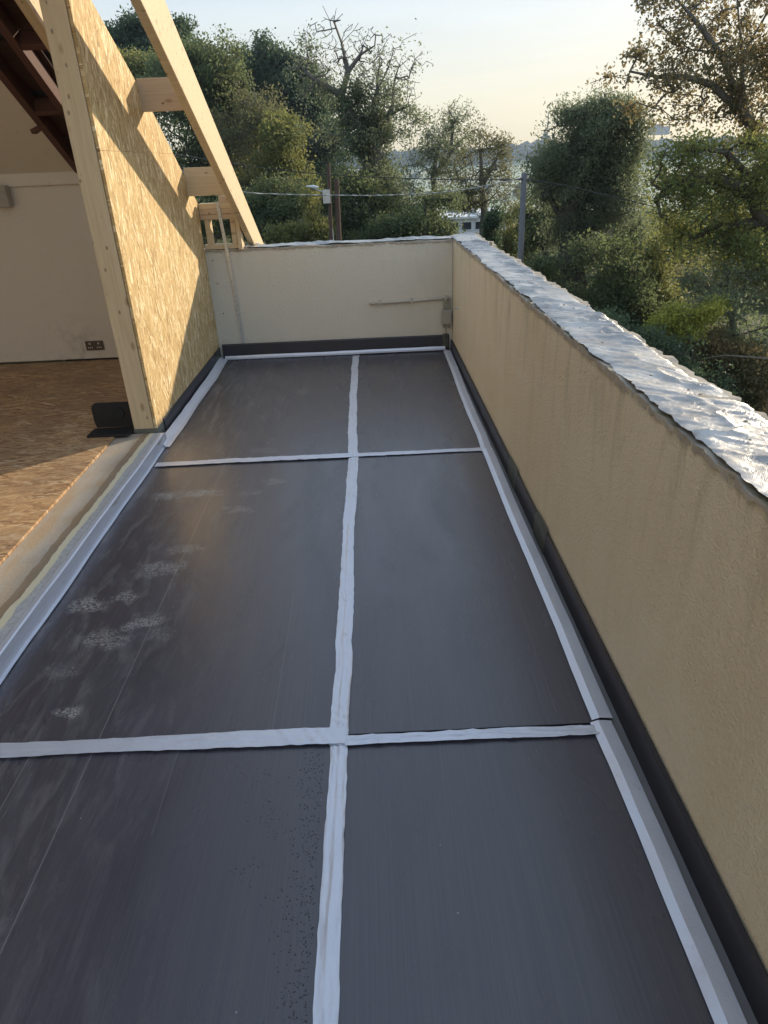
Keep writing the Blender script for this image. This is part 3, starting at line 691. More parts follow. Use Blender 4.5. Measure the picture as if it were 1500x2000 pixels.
# conduit and junction box
cd = empty('conduit', (.38, 6.735, .48), 'thin dirty cream conduit fixed across the back wall', 'pipe')
bm = bmesh.new(); tube(bm, [(-.008, 6.733, .474), (.25, 6.734, .480), (.5, 6.734, .486), (.775, 6.735, .494)], .0135, 8); link('tube', bm_mesh(bm), M_pipe, cd, smooth=True)
bm = bmesh.new(); tube(bm, [(-.009, 6.733, .4738), (-.0115, 6.733, .4738)], .010, 8); link('open_end', bm_mesh(bm), M_dark, cd)
for xx in (.72, .39, .08): box('saddle_clip', (xx, 6.715, .455+xx*.025), (xx+.018, 6.75, .505+xx*.025), M_pipe, cd, .002)
jb = empty('junction_box', (.737, 6.72, .24), 'small grey-cream junction box low in the back right corner', 'box')
box('casing', (.690, 6.690, .248), (.784, 6.749, .385), M_grey_pl, jb, .006)
box('lid', (.696, 6.684, .256), (.778, 6.6895, .378), M_grey_pl, jb, .003)
for xx in (.715, .757):
    bm = bmesh.new(); tube(bm, [(xx, 6.72, .247), (xx, 6.72, .215)], .014, 10); link('cable_gland', bm_mesh(bm), M_grey_pl, jb, smooth=True)
for k, xx in enumerate((.712, .735, .750, .768)):
    bm = bmesh.new(); tube(bm, [(xx, 6.73, .386), (xx+.002*k, 6.738, .42), (xx+.004, 6.735, .478)], .0055 if k else .008, 6); link('cable', bm_mesh(bm), M_grey_pl, jb, smooth=True)
bm = bmesh.new(); tube(bm, [(.73, 6.72, .213), (.735, 6.735, .15)], .006, 6); link('cable', bm_mesh(bm), M_grey_pl, jb)
bm = bmesh.new(); tube(bm, [(.80, 6.35, .47), (.775, 6.35, .47)], .009, 8); o = link('wall_bolt', bm_mesh(bm), M_galv, origin=(.8, 6.35, .47)); tag(o, 'rusty bolt head sticking out of the right parapet near the corner', 'bolt')

# sill and room
tag(box('concrete_sill', (-1.80, -2.6, -.2), (-1.475, 4.455, .074), M_sill), 'worn concrete door sill between the roof and the room', 'sill')
tag(box('room_floor', (-6.0, -1.5, -.2), (-1.803, 6.56, .088), M_osb_f), kind='structure')
tag(box('room_floor_under_cheek', (-1.802, 4.60, -.2), (-1.60, 6.56, .086), M_osb_f), kind='structure')
rw = empty('room_wall', (-3.5, 6.6, .09), 'dirty plaster end wall of the dark room on the left', 'wall')
box('plaster', (-6.0, 6.56, .105), (-1.98, 6.74, 1.62), M_plaster, rw)
box('plaster_band', (-6.0, 6.53, 1.6215), (-2.25, 6.74, 1.76), M_plaster, rw, .008)
box('floor_gap', (-3.0, 6.57, .0885), (-1.98, 6.6, .1045), M_dark, rw)
tag(box('unseen_side_wall', (-6.1, -1.5, -3.4), (-6.002, 6.9, 3.4), M_plaster), 'unseen side wall added at the far left to keep the room dark', 'wall')  # out of view, added so the interior stays dark
tag(box('unseen_front_wall', (-6.0, -1.6, -3.4), (-1.9, -1.502, 4.2), M_plaster), 'unseen wall added behind the camera to keep the room dark', 'wall')  # never in frame, added to shut light out of the room
tag(box('house_wall', (-6.0, 6.76, -3.4), (-1.93, 6.95, 1.6), M_render), 'outer house wall under the eaves left of the terrace', 'wall')
def cz(y): return 1.74+.6*(6.5-y)
cl = empty('sloping_ceiling', (-4, 5, 2.6), 'sloping plaster ceiling with a ragged cut edge', 'ceiling')
prism('plaster', [(6.53, cz(6.53)), (1.5, cz(1.5)), (1.5, cz(1.5)+.02), (6.53, cz(6.53)+.02)], 0, -6.0, -2.49, M_plaster, cl)
rf2 = empty('old_roof', (-3.5, 4, 3), 'old dark timber roof seen from inside above the room', 'roof')
slope = Vector((0, 1, -.6)).normalized()
for x0, w in ((-2.455, .055), (-2.22, .055), (-1.98, .055)):
    o = beam('rafter', (x0, 1.3, cz(1.3)+.06), (x0, 6.74 if x0 < -2 else 6.0, cz(6.74 if x0 < -2 else 6.0)+.06), w, .13, M_old, rf2)
for k in range(11):
    y = 6.62-k*.48
    o = beam('sarking_board', (-2.6, y, cz(y)+.14), (-1.74 if y < 5.6 else -2.15, y, cz(y)+.14), .46, .02, M_sark, rf2, side=(0, .6, 1))
for x0, x1, y in ((-2.43, -2.25, 5.9), (-2.19, -2.01, 5.35), (-2.19, -2.01, 4.5), (-2.43, -2.25, 4.7), (-1.95, -1.82, 5.0)):
    beam('noggin', (x0, y, cz(y)+.05), (x1, y, cz(y)+.05), .05, .1, M_old, rf2, side=(0, .6, 1))
beam('trimmer', (-2.43, 6.0, cz(6.0)+.02), (-2.56, 6.06, cz(6.0)-.03), .05, .05, M_old, rf2)
prism('shading_roof_slab', [(6.75, cz(6.75)+.18), (1.5, cz(1.5)+.18), (-3.2, cz(1.5)-2.6), (-3.2, cz(1.5)-2.55), (1.5, cz(1.5)+.25), (6.75, cz(6.75)+.25)], 0, -6.2, -2.1, M_tile, rf2)  # roof slab out of view, added to shade the room below
A1 = P(27, 0, 4.75); A2 = P(79, 77, 5.1); k_ = -1.84
l1 = (P(27, 0, 1.)-np.array([0, 0, CH])); l2 = (P(79, 77, 1.)-np.array([0, 0, CH]))
y1_, z1_ = k_/l1[0], CH+l1[2]*k_/l1[0]; y2_, z2_ = k_/l2[0], CH+l2[2]*k_/l2[0]; m_ = (z2_-z1_)/(y2_-y1_)
nr = beam('roof_timber', (-1.81, 3.6, z1_+m_*(3.6-y1_)+.13), (-1.81, 6.0, z1_+m_*(6.0-y1_)+.13), .06, .22, M_wood); tag(nr, 'new softwood rafter seen beside the top of the tall post', 'timber')

# socket
sk = empty('wall_socket', (-2.72, 6.55, .2), 'brown double wall socket low on the plaster wall', 'socket')
c = P(185, 675, 6.55); sx, sz = float(c[0]), float(c[2])
box('plate', (sx-.085, 6.545, sz-.045), (sx+.085, 6.5595, sz+.045), M_brass, sk, .003)
for dx in (-.042, .042):
    box('switch', (sx+dx-.009, 6.541, sz+.012), (sx+dx+.009, 6.5448, sz+.03), M_ink, sk, .001)
    for ddx in (-.018, 0, .018):
        box('pin_slot', (sx+dx+ddx-.005, 6.543, sz-.024), (sx+dx+ddx+.005, 6.5448, sz-.010), M_ink, sk)
# black plastic L panel
bp = empty('plastic_tray', (-1.83, 4.6, .088), 'black plastic L shaped tray standing on the room floor behind the post', 'tray')
box('base', (-1.99, 4.375, .0885), (-1.70, 4.53, .104), M_black, bp, .006)
zt_ = float(P(183, 788, 4.53)[2])
arc = [(-1.935+.045*cos(a), zt_-.045+.045*sin(a)) for a in np.linspace(pi, pi/2, 6)]
prism('upright', [(-1.70, .104), (-1.97, .104), (-1.98, .14)]+arc+[(-1.70, zt_)], 1, 4.532, 4.545, M_black, bp, .003)
bm = bmesh.new(); tube(bm, [(-1.80, 4.531, .21), (-1.80, 4.518, .21)], [.045, .042], 20); link('round_boss', bm_mesh(bm), M_dark, bp)
c = P(6, 384, 6.5); tag(box('wall_bracket', (c[0]-.09, 6.44, c[2]-.085), (c[0]+.06, 6.528, c[2]+.085), M_grey_pl, bev=.01), 'small grey block fixed on the plaster wall at the left edge', 'bracket')
vp = P(1505, 790, 3.0); vx, vy, vz = [float(q) for q in vp]
bm = bmesh.new(); tube(bm, [(vx+.03, vy, -3.5), (vx+.03, vy, vz-.02)], .034, 16)
o = link('vent_pipe', bm_mesh(bm), M_black, origin=(vx+.03, vy, -3.5)); tag(o, 'black plastic vent pipe rising outside the right parapet', 'pipe')
bm = bmesh.new(); tube(bm, [(vx+.03, vy, vz-.03), (vx+.03, vy, vz+.02), (vx+.03, vy, vz+.03)], [.042, .042, .03], 16); link('cap', bm_mesh(bm), M_black, o)

# ================================================================== TREES
def leaf_quads(C, size, rg, up=.35, aspect=.55, droop=0.0):
    n = len(C)
    d = rg.standard_normal((n, 3)); d[:, 2] -= droop; d /= np.linalg.norm(d, axis=1, keepdims=True)
    nr = rg.standard_normal((n, 3)); nr[:, 2] += up; nr -= (nr*d).sum(1, keepdims=True)*d; nr /= np.linalg.norm(nr, axis=1, keepdims=True)+1e-9
    sd_ = np.cross(d, nr); L = size*rg.uniform(.5, 1.6, (n, 1)); w = L*aspect*.5
    fold = nr*w*.5
    a = C; b = C+d*L*.45+sd_*w+fold; c = C+d*L; e = C+d*L*.45-sd_*w+fold
    V = np.stack([a, b, c, e], 1).reshape(-1, 3)
    i = np.arange(n)*4
    return V, np.stack([i, i+1, i+2, i+3], 1)
def tree(name, label, group, D, base_uv, paths, blobs, mats, trunk_r, leaf=.13, rc=.45, seed=0, droop=0., aspect=.55, step=.5, cat='tree', flat=.8, minr=.012, up=.35, depth=1.):
    """paths: limb polylines [(u,v[,dy])...]; blobs: (u,v,ru,rv,n,leaves[,dy]) crown volumes; all seen from the terrace at distance D"""
    rg = np.random.default_rng(seed)
    b = P(base_uv[0], base_uv[1], D); b[2] = float(gz(b[0], b[1]))-.2
    nodes = [b]; par = [-1]
    def addpath(pts, start):
        cur = start
        for p in pts:
            q0 = nodes[cur]; L = np.linalg.norm(p-q0); k = max(1, int(L/step))
            for j in range(1, k+1):
                f = j/k; q = q0*(1-f)+p*f
                if j < k: q = q+rg.normal(0, .035*min(L, 2), 3)
                nodes.append(q); par.append(cur); cur = len(nodes)-1
        return cur
    for k, pth in enumerate(paths):
        pts = [P(q[0], q[1], D+(q[2] if len(q) > 2 else 0)) for q in pth]
        if k == 0: addpath(pts, 0)
        else:
            s = int(np.argmin([np.linalg.norm(n_-pts[0]) for n_ in nodes])); addpath(pts[1:], s)
    core = len(nodes)
    mpp = D/CF*1.05
    att = []; lv = []; tints = []
    for bl in blobs:
        u, v, ru_, rv_, n, k = bl[:6]; dy = bl[6] if len(bl) > 6 else 0
        c = P(u, v, D+dy); r = np.array([ru_*mpp, (ru_+rv_)/2*mpp*depth, rv_*mpp])
        ns = max(3, n//8); p = rg.standard_normal((ns, 3)); p /= np.linalg.norm(p, axis=1, keepdims=True); p *= rg.uniform(.1, 1, (ns, 1))**.4
        si = rg.integers(0, ns, n); tb = rg.normal(0, .17, ns); tints.append(tb[si])
        q = p[si]*r+rg.normal(0, 1, (n, 3))*np.minimum(r*.23, .75)*np.array([1, 1, .7])
        q[rg.random(n) < .07] *= 1.28; att.append(c+q); lv += [k]*n
    att = np.concatenate(att); lv = np.array(lv); tints = np.concatenate(tints)
    gzmin = gz(att[:, 0], att[:, 1])+.3; att[:, 2] = np.maximum(att[:, 2], gzmin)
    start = np.array(nodes[max(0, core-1)])
    order = np.argsort(np.min(np.linalg.norm(att[:, None, :]-np.array(nodes)[None, ::max(1, core//25)], axis=2), axis=1))
    N = np.zeros((core+len(att)*9+10, 3)); N[:core] = nodes; cnt = core; pa = par[:]
    tips = []
    for ai in order:
        a = att[ai]; dv = a-N[:cnt]; dist = np.sqrt((dv**2).sum(1))+np.maximum(0, -dv[:, 2])*.5
        if core > 3: dist[0] += 50
        j = int(np.argmin(dist)); L = np.linalg.norm(a-N[j]); k = min(8, max(1, int(L/(step*1.1))))
        q0 = N[j].copy(); cur = j; bend = rg.normal(0, .12*L, 3)
        for m in range(1, k+1):
            f = m/k; N[cnt] = q0*(1-f)+a*f+bend*sin(pi*f); pa.append(cur); cur = cnt; cnt += 1
        tips.append(cur)
    N = N[:cnt]; pa = np.array(pa)
    w = np.zeros(cnt)
    for i in tips: w[i] += 1
    for i in range(cnt-1, 0, -1): w[pa[i]] += w[i]
    R = np.maximum(minr, trunk_r*(w/max(w[0], 1))**.58)
    # skeleton mesh
    V, F = [], []; off = 0
    for thick in (0, 1):
        sel = np.array([i for i in range(1, cnt) if (R[i] > trunk_r*.22) == bool(thick)])
        if len(sel) == 0: continue
        sides = 7 if thick else 3
        A_ = N[pa[sel]]; B_ = N[sel]; ra = np.minimum(R[pa[sel]], R[sel]*1.6)[:, None]; rb = R[sel][:, None]
        d = B_-A_; d /= np.linalg.norm(d, axis=1, keepdims=True)+1e-9
        o = np.cross(d, np.array([.31, .52, .8])); o /= np.linalg.norm(o, axis=1, keepdims=True)+1e-9; o2 = np.cross(d, o)
        ring = []
        for P_, r_ in ((A_-d*ra*.15, ra), (B_+d*rb*.15, rb)):
            for k in range(sides):
                a = 2*pi*k/sides; ring.append(P_+(o*cos(a)+o2*sin(a))*r_)
        VV = np.stack(ring, 1).reshape(-1, 3); base = np.arange(len(sel))[:, None]*2*sides+off
        for k in range(sides):
            k2 = (k+1) % sides; F.append(np.concatenate([base+k, base+k2, base+sides+k2, base+sides+k], 1))
        V.append(VV); off += len(VV)
    root = empty(name, tuple(b), label, cat, group)
    link('trunk', np_mesh(np.concatenate(V), np.concatenate(F)), mats[1], root, tuple(b), smooth=True)
    # leaves
    C, T = [], []
    for i, ai in zip(tips, order):
        k = int(lv[ai])
        if k <= 0: continue
        k = max(1, int(k*1.5*rg.uniform(.5, 1.5)))
        r_ = rc*rg.uniform(.6, 1.3); q = np.clip(rg.normal(0, 1, (k, 3)), -1.7, 1.7)*np.array([r_, r_, r_*flat])*.6
        c = N[i]+q; C.append(c); T.append(np.clip(rg.normal(.5, .16)+tints[ai]+rg.normal(0, .15, k)+.10*(q[:, 2]/r_), 0, 1))
    C = np.concatenate(C); T = np.concatenate(T)
    Vl, Fl = leaf_quads(C, leaf*.8, rg, up, aspect, droop)
    link('crown', np_mesh(Vl, Fl, attr=T), mats[0], root, tuple(b))
    return root
L_dark = mat_leaf('dark_evergreen_leaf', (.03, .055, .036), (.062, .098, .056), (.10, .145, .07), .35)
L_mid = mat_leaf('green_leaf', (.042, .06, .03), (.085, .115, .055), (.15, .18, .08), .5)
L_olive = mat_leaf('olive_leaf', (.06, .065, .032), (.11, .12, .055), (.17, .165, .08), .48)
L_yel = mat_leaf('yellow_green_leaf', (.06, .08, .03), (.13, .155, .05), (.24, .24, .08), .45)
L_aut = mat_leaf('autumn_leaf', (.07, .10, .04), (.12, .18, .06), (.26, .25, .07), .5)
L_sage = mat_leaf('grey_green_leaf', (.065, .085, .055), (.12, .15, .09), (.19, .22, .125), .55)
L_lime = mat_leaf('bright_lime_leaf', (.14, .17, .04), (.25, .28, .06), (.40, .38, .08), .5)
L_rust = mat_leaf('brown_autumn_leaf', (.09, .105, .055), (.15, .155, .075), (.22, .165, .08), .55)
GW = 'trees standing beyond the roof'
tree('pine_tree', 'tall dark pine behind the rafter, leftmost treetop', GW, 62, (300, 460), [((300, 300)), (300, 180)] and [[(300, 300), (290, 180), (285, 110)]],
     [(285, 95, 62, 34, 195, 75), (250, 105, 34, 26, 75, 70), (330, 120, 50, 40, 135, 70), (265, 170, 40, 25, 60, 50), (345, 90, 30, 28, 67, 70)], (L_dark, M_bark), .5, .26, .85, 1, flat=.5)
tree('broadleaf_tree', 'light green tree below the leftmost dark pine', GW, 50, (280, 420), [[(280, 300), (275, 200)]],
     [(265, 145, 50, 34, 90, 60), (300, 170, 50, 40, 90, 60), (240, 190, 30, 40, 50, 60), (330, 140, 40, 40, 70, 60)], (L_yel, M_bark), .3, .2, .6, 2)
tree('broadleaf_tree', 'massive dark green tree right behind the sloping rafter', GW, 42, (410, 470), [[(410, 380), (405, 250), (400, 150)], [(405, 300), (460, 220), (480, 160)], [(408, 330), (350, 260)]],
     [(395, 165, 60, 60, 104, 66), (435, 190, 48, 58, 104, 66), (360, 260, 85, 75, 132, 66), (450, 290, 75, 75, 132, 66), (380, 370, 100, 75, 121, 66), (430, 115, 12, 30, 7, 33), (470, 125, 16, 34, 9, 33), (400, 110, 22, 18, 11, 44), (462, 190, 30, 36, 33, 55), (340, 190, 40, 60, 49, 60)], (L_mid, M_bark), .5, .17, .62, 3)
tree('broadleaf_tree', 'olive brown topped tree between the dark mass and the pine dome', GW, 39, (505, 470), [[(505, 380), (500, 250), (495, 170)]],
     [(480, 235, 44, 42, 66, 50), (480, 300, 50, 60, 66, 50), (515, 360, 55, 60, 66, 45), (470, 400, 60, 50, 54, 45)], (L_olive, M_barkg), .28, .16, .6, 4)
tree('broadleaf_tree', 'sunlit yellow green tree in front of the pine dome', GW, 37, (560, 475), [[(560, 400), (555, 300), (548, 230)]],
     [(552, 262, 28, 40, 54, 50), (560, 300, 38, 50, 72, 50), (535, 330, 40, 45, 48, 45), (590, 330, 25, 60, 42, 45), (572, 380, 40, 50, 54, 45)], (L_yel, M_barkg), .22, .15, .5, 5)
tree('pine_tree', 'dark rounded pine dome against the sky left of the bare tree', GW, 72, (560, 450), [[(560, 350), (550, 240), (520, 150)], [(552, 250), (600, 230)]],
     [(505, 125, 38, 32, 130, 84), (545, 160, 42, 38, 150, 84), (585, 200, 44, 42, 160, 84), (610, 250, 48, 50, 170, 84), (560, 260, 60, 60, 170, 72), (630, 300, 40, 40, 90, 72), (495, 165, 40, 40, 90, 72)], (L_dark, M_bark), .6, .3, .95, 6, flat=.55)
# bare topped, ivy clad tree
ft = [[(746, 440), (746, 350), (727, 280), (705, 245), (667, 187)], [(667, 187), (680, 140), (667, 84), (652, 42)], [(667, 187), (620, 159), (587, 131), (583, 112)], [(680, 140), (704, 107), (732, 89), (734, 68)],
      [(727, 280), (723, 261), (737, 177), (741, 100)], [(740, 300), (760, 224), (779, 131)], [(760, 224), (800, 200), (822, 187)], [(705, 245), (657, 266), (639, 252)], [(667, 84), (690, 60), (700, 45)], [(737, 177), (760, 130), (770, 95)], [(620, 159), (600, 180), (585, 165)]]
tree('ivy_clad_tree', 'half bare tree with ivy covered trunk and twiggy top against the sky', GW, 32, (748, 480), ft,
     [(800, 140, 40, 45, 70, 1), (615, 105, 36, 36, 70, 1), (700, 100, 60, 45, 70, 1), (660, 78, 45, 40, 130, 0), (735, 110, 38, 45, 110, 1), (600, 130, 30, 45, 61, 7), (640, 150, 45, 35, 48, 12), (690, 200, 50, 35, 61, 18), (785, 180, 42, 65, 96, 6), (740, 190, 45, 45, 61, 15), (700, 250, 60, 28, 61, 26),
      (780, 240, 50, 40, 79, 18), (735, 320, 30, 58, 132, 52), (748, 380, 34, 50, 88, 52), (715, 275, 22, 32, 61, 52), (690, 215, 20, 26, 44, 44), (660, 262, 22, 14, 20, 12), (741, 245, 16, 34, 44, 35)], (L_sage, M_barkg), .33, .115, .33, 7, step=.4, minr=.011, flat=1.)
tree('feathery_tree', 'loose feathery tree just right of the ivy clad trunk', GW, 36, (845, 470), [[(845, 400), (850, 320), (860, 260)], [(848, 350), (880, 300), (885, 240)]],
     [(860, 265, 45, 45, 60, 19), (885, 300, 50, 60, 70, 24), (830, 300, 45, 45, 55, 24), (845, 370, 75, 50, 75, 32), (900, 240, 20, 28, 17, 12), (800, 400, 60, 50, 55, 32)], (L_sage, M_barkg), .2, .15, .42, 8, droop=.6, aspect=.35)
tree('feathery_tree', 'wispy tree with brownish tips left of the grey pole', GW, 33, (945, 470), [[(945, 400), (940, 330), (935, 270)], [(943, 360), (975, 300)]],
     [(940, 275, 32, 32, 44, 14), (965, 310, 36, 48, 66, 22), (925, 340, 50, 48, 71, 25), (950, 378, 55, 26, 60, 25), (985, 285, 18, 30, 22, 12)], (L_olive, M_barkg), .16, .14, .4, 9, droop=.6, aspect=.35)
tree('broadleaf_tree', 'dark bushy tree low in the centre behind the back wall', GW, 30, (700, 480), [[(700, 440), (690, 400)]],
     [(700, 420, 50, 50, 150, 60), (640, 400, 40, 45, 90, 50), (765, 430, 60, 45, 150, 60), (700, 370, 40, 35, 70, 40)], (L_mid, M_bark), .2, .13, .42, 10)
tree('broadleaf_tree', 'low dense tree behind the corner of the parapets', GW, 28, (830, 480), [[(830, 450), (830, 410)]],
     [(820, 430, 50, 40, 66, 54), (880, 395, 40, 25, 27, 36), (770, 455, 60, 25, 44, 54), (800, 478, 50, 14, 33, 54)], (L_mid, M_bark), .18, .12, .4, 11)
tree('young_conifer', 'pale yellow green young conifer left of the brown poles', GW, 27, (605, 480), [[(605, 440), (608, 360)]],
     [(605, 445, 34, 28, 90, 34), (608, 400, 20, 35, 70, 28), (640, 450, 26, 22, 40, 28), (565, 455, 34, 16, 46, 28)], (L_yel, M_barkg), .08, .10, .26, 12, cat='tree')
tree('shrub', 'dark shrubs growing under the left trees beside the road', GW, 31, (520, 470), [[(520, 450)]],
     [(500, 420, 60, 40, 130, 50), (560, 400, 40, 40, 80, 50), (440, 420, 60, 40, 100, 50), (330, 430, 80, 50, 110, 50)], (L_mid, M_bark), .1, .14, .5, 13, cat='shrub')
tree('ivy_stump', 'narrow ivy covered stump beside the white cabin', GW, 24, (962, 480), [[(962, 455), (960, 425)]], [(960, 450, 11, 32, 60, 50)], (L_dark, M_bark), .12, .10, .22, 14, cat='tree')
# dense tree behind the right parapet
tree('willow_like_tree', 'dense dark green tree with thick trunk behind the right parapet', GW, 22, (1120, 640),
     [[(1118, 560), (1115, 450), (1112, 380), (1130, 300)], [(1115, 420), (1165, 330), (1190, 260)], [(1116, 450), (1070, 380)], [(1114, 400), (1150, 260), (1140, 220)]],
     [(1140, 205, 36, 20, 40, 26), (1225, 228, 30, 24, 40, 26), (1105, 480, 45, 50, 80, 40), (1225, 500, 45, 60, 110, 44), (1135, 235, 42, 32, 71, 32), (1190, 250, 50, 45, 109, 41), (1150, 300, 80, 55, 168, 50), (1095, 320, 45, 50, 77, 36), (1200, 330, 50, 70, 142, 49), (1150, 390, 80, 50, 136, 47), (1195, 440, 55, 70, 129, 49), (1070, 360, 45, 30, 44, 31), (1180, 210, 30, 18, 21, 13),
      (1100, 240, 30, 22, 21, 12), (1240, 300, 20, 50, 38, 25), (1090, 430, 40, 40, 44, 27)], (L_sage, M_bark), .46, .115, .36, 15, droop=.7, aspect=.33)
tree('broadleaf_tree', 'slim green tree just left of the thick trunk', GW, 27, (1062, 560), [[(1065, 520), (1063, 430), (1062, 380)], [(1064, 470), (1035, 420)]],
     [(1055, 400, 30, 35, 60, 26), (1035, 440, 30, 30, 50, 26), (1075, 460, 30, 40, 60, 26), (1040, 500, 26, 24, 40, 30)], (L_mid, M_bark), .13, .12, .38, 16)
tree('broadleaf_tree', 'green bush filling the gap right of the grey pole', GW, 34, (1010, 500), [[(1010, 470)]], [(1000, 430, 26, 30, 60, 34), (985, 470, 36, 22, 60, 40), (1020, 480, 36, 26, 60, 40)], (L_yel, M_bark), .1, .12, .4, 17)
tree('broadleaf_tree', 'hazy green tree seen between the dense tree and the autumn tree', GW, 40, (1270, 600), [[(1270, 560), (1265, 480)]],
     [(1270, 470, 50, 50, 120, 36), (1230, 520, 50, 50, 100, 36), (1320, 500, 50, 60, 110, 36), (1260, 570, 60, 40, 100, 36)], (L_yel, M_barkg), .18, .17, .6, 18)
tree('broadleaf_tree', 'pale hazy tree far down the slope behind the autumn canopy', GW, 55, (1400, 600), [[(1400, 560), (1400, 440)]],
     [(1390, 430, 70, 40, 110, 34), (1340, 480, 60, 50, 100, 34), (1420, 510, 70, 60, 120, 34), (1440, 400, 60, 30, 60, 30)], (L_mid, M_barkg), .2, .2, .7, 31)
tree('broadleaf_tree', 'green tree deep in the valley side at the far right edge', GW, 32, (1480, 660), [[(1480, 620), (1470, 520)]],
     [(1480, 500, 60, 60, 130, 40), (1400, 590, 70, 40, 120, 40), (1490, 590, 60, 60, 130, 40), (1330, 570, 50, 40, 80, 34)], (L_olive, M_barkg), .16, .14, .5, 32)
tree('broadleaf_tree', 'slender trunked tree with pale leaves rising from the bank', GW, 20, (1258, 640), [[(1258, 600), (1262, 540), (1278, 490), (1285, 460)]],
     [(1255, 560, 36, 46, 90, 24), (1290, 510, 34, 40, 80, 20), (1215, 570, 40, 50, 110, 36), (1290, 590, 44, 40, 90, 30)], (L_yel, M_bark), .09, .10, .34, 19)
tree('shrub', 'dark shrubs at the foot of the thick trunk', GW, 19, (1170, 640), [[(1170, 610)]],
     [(1130, 600, 60, 50, 90, 54), (1200, 600, 60, 60, 114, 54), (1060, 540, 40, 40, 48, 45), (1250, 650, 50, 50, 78, 54), (1180, 520, 60, 50, 66, 45)], (L_mid, M_bark), .08, .10, .36, 20, cat='shrub')
# big tree on the right
tree('autumn_tree', 'large spreading tree with browning leaves at the right edge', GW, 18, (1570, 760),
     [[(1560, 600), (1535, 430), (1500, 320), (1470, 270), (1455, 215), (1450, 120), (1440, 0), (1430, -80)],
      [(1470, 270), (1440, 180), (1410, 110), (1365, 50), (1325, 0), (1300, -50)], [(1450, 200), (1390, 165), (1340, 150), (1280, 150), (1230, 140)], [(1440, 180), (1428, 150), (1425, 90)],
      [(1500, 320), (1440, 292), (1380, 305), (1320, 340), (1262, 380)], [(1500, 320), (1440, 360), (1405, 410), (1380, 450)], [(1450, 120), (1490, 40), (1520, -20)], [(1535, 430), (1460, 440), (1400, 470), (1340, 520)], [(1535, 430), (1580, 330), (1570, 200)]],
     [(1330, 130, 85, 40, 101, 9), (1240, 135, 45, 28, 39, 9), (1290, 90, 40, 30, 29, 8), (1360, 190, 80, 40, 76, 9), (1290, 195, 50, 30, 35, 8), (1390, 50, 70, 50, 81, 9), (1300, 10, 50, 30, 35, 8), (1460, 60, 60, 70, 101, 22), (1480, 180, 50, 70, 95, 24),
      (1540, 100, 60, 90, 81, 22), (1400, -40, 90, 40, 50, 15)], (L_rust, M_barkg), .15, .10, .2, 21, step=.35, minr=.009, depth=1.2)
tree('autumn_tree', 'yellowing lower canopy tree in front of the valley at the right edge', GW, 16, (1560, 800),
     [[(1550, 640), (1520, 480), (1490, 400), (1470, 350)], [(1500, 420), (1400, 350), (1330, 350), (1280, 390)], [(1510, 450), (1420, 440), (1350, 470)], [(1490, 400), (1420, 300), (1370, 290)], [(1530, 520), (1450, 540), (1400, 560)]],
     [(1380, 300, 70, 32, 77, 18), (1330, 335, 60, 35, 69, 18), (1450, 320, 60, 50, 90, 26), (1300, 390, 45, 36, 49, 17), (1390, 400, 80, 50, 106, 24), (1470, 420, 60, 70, 106, 29), (1350, 460, 70, 40, 61, 20), (1430, 510, 80, 50, 98, 29), (1540, 420, 50, 120, 65, 26), (1300, 460, 40, 30, 24, 13)],
     (L_aut, M_bark), .26, .085, .27, 22, step=.35, minr=.008, depth=1.1)
tree('shrub', 'green leafy bush spreading below the autumn tree', GW, 15, (1450, 760), [[(1450, 700), (1430, 620)]],
     [(1440, 580, 80, 50, 54, 35), (1380, 560, 50, 40, 24, 27), (1480, 640, 70, 60, 49, 39), (1400, 640, 60, 40, 31, 35)], (L_sage, M_bark), .08, .085, .27, 23, cat='shrub')
tree('shrub', 'bright lime yellow leafed shrub in front of the dark bank', GW, 14, (1350, 720), [[(1350, 680), (1330, 630)], [(1340, 650), (1290, 635)]],
     [(1310, 622, 28, 12, 44, 22), (1280, 636, 16, 8, 20, 18), (1350, 612, 34, 14, 44, 20), (1390, 600, 34, 14, 34, 18), (1330, 650, 40, 16, 50, 16)], (L_lime, M_bark), .03, .075, .18, 24, cat='shrub', step=.25, minr=.005)
tree('shrub', 'dark reddish brown undergrowth bush below the lime shrub', GW, 14.5, (1400, 780), [[(1400, 740)]],
     [(1370, 690, 60, 36, 150, 50), (1440, 720, 60, 40, 150, 50), (1320, 690, 40, 30, 80, 40), (1490, 740, 50, 50, 120, 50)], (L_rust, M_bark), .06, .08, .27, 25, cat='shrub')
tree('shrub', 'dark ivy bank behind the far end of the right parapet', GW, 13, (1200, 680), [[(1200, 660)]],
     [(1230, 680, 60, 30, 120, 50), (1290, 720, 60, 40, 140, 50), (1360, 780, 60, 40, 120, 50), (1160, 640, 50, 24, 80, 50)], (L_dark, M_bark), .05, .075, .26, 26, cat='shrub')
rg = np.random.default_rng(91); CC, TT = [], []
for i in range(1100):
    a = rg.uniform(-.5, .75); r = rg.uniform(95, 560); h = rg.uniform(6, 11); x, y = r*sin(a), r*cos(a)
    d = rg.standard_normal((190, 3)); d /= np.linalg.norm(d, axis=1, keepdims=True)
    if float(gz(x, y))+h > CH-r*.062: continue
    CC.append(np.array([x, y, float(gz(x, y))+h*.45])+d*np.array([h*.55, h*.55, h*.55])*rg.uniform(.75, 1.08, (190, 1))); TT.append(np.clip(rg.normal(.5, .25)+rg.normal(0, .15, 190)+d[:, 2]*.1, 0, 1))
V, F = leaf_quads(np.concatenate(CC), 1.5, rg, .4, .7)
tag(link('valley_woodland', np_mesh(V, F, attr=np.concatenate(TT)), L_mid), kind='stuff')
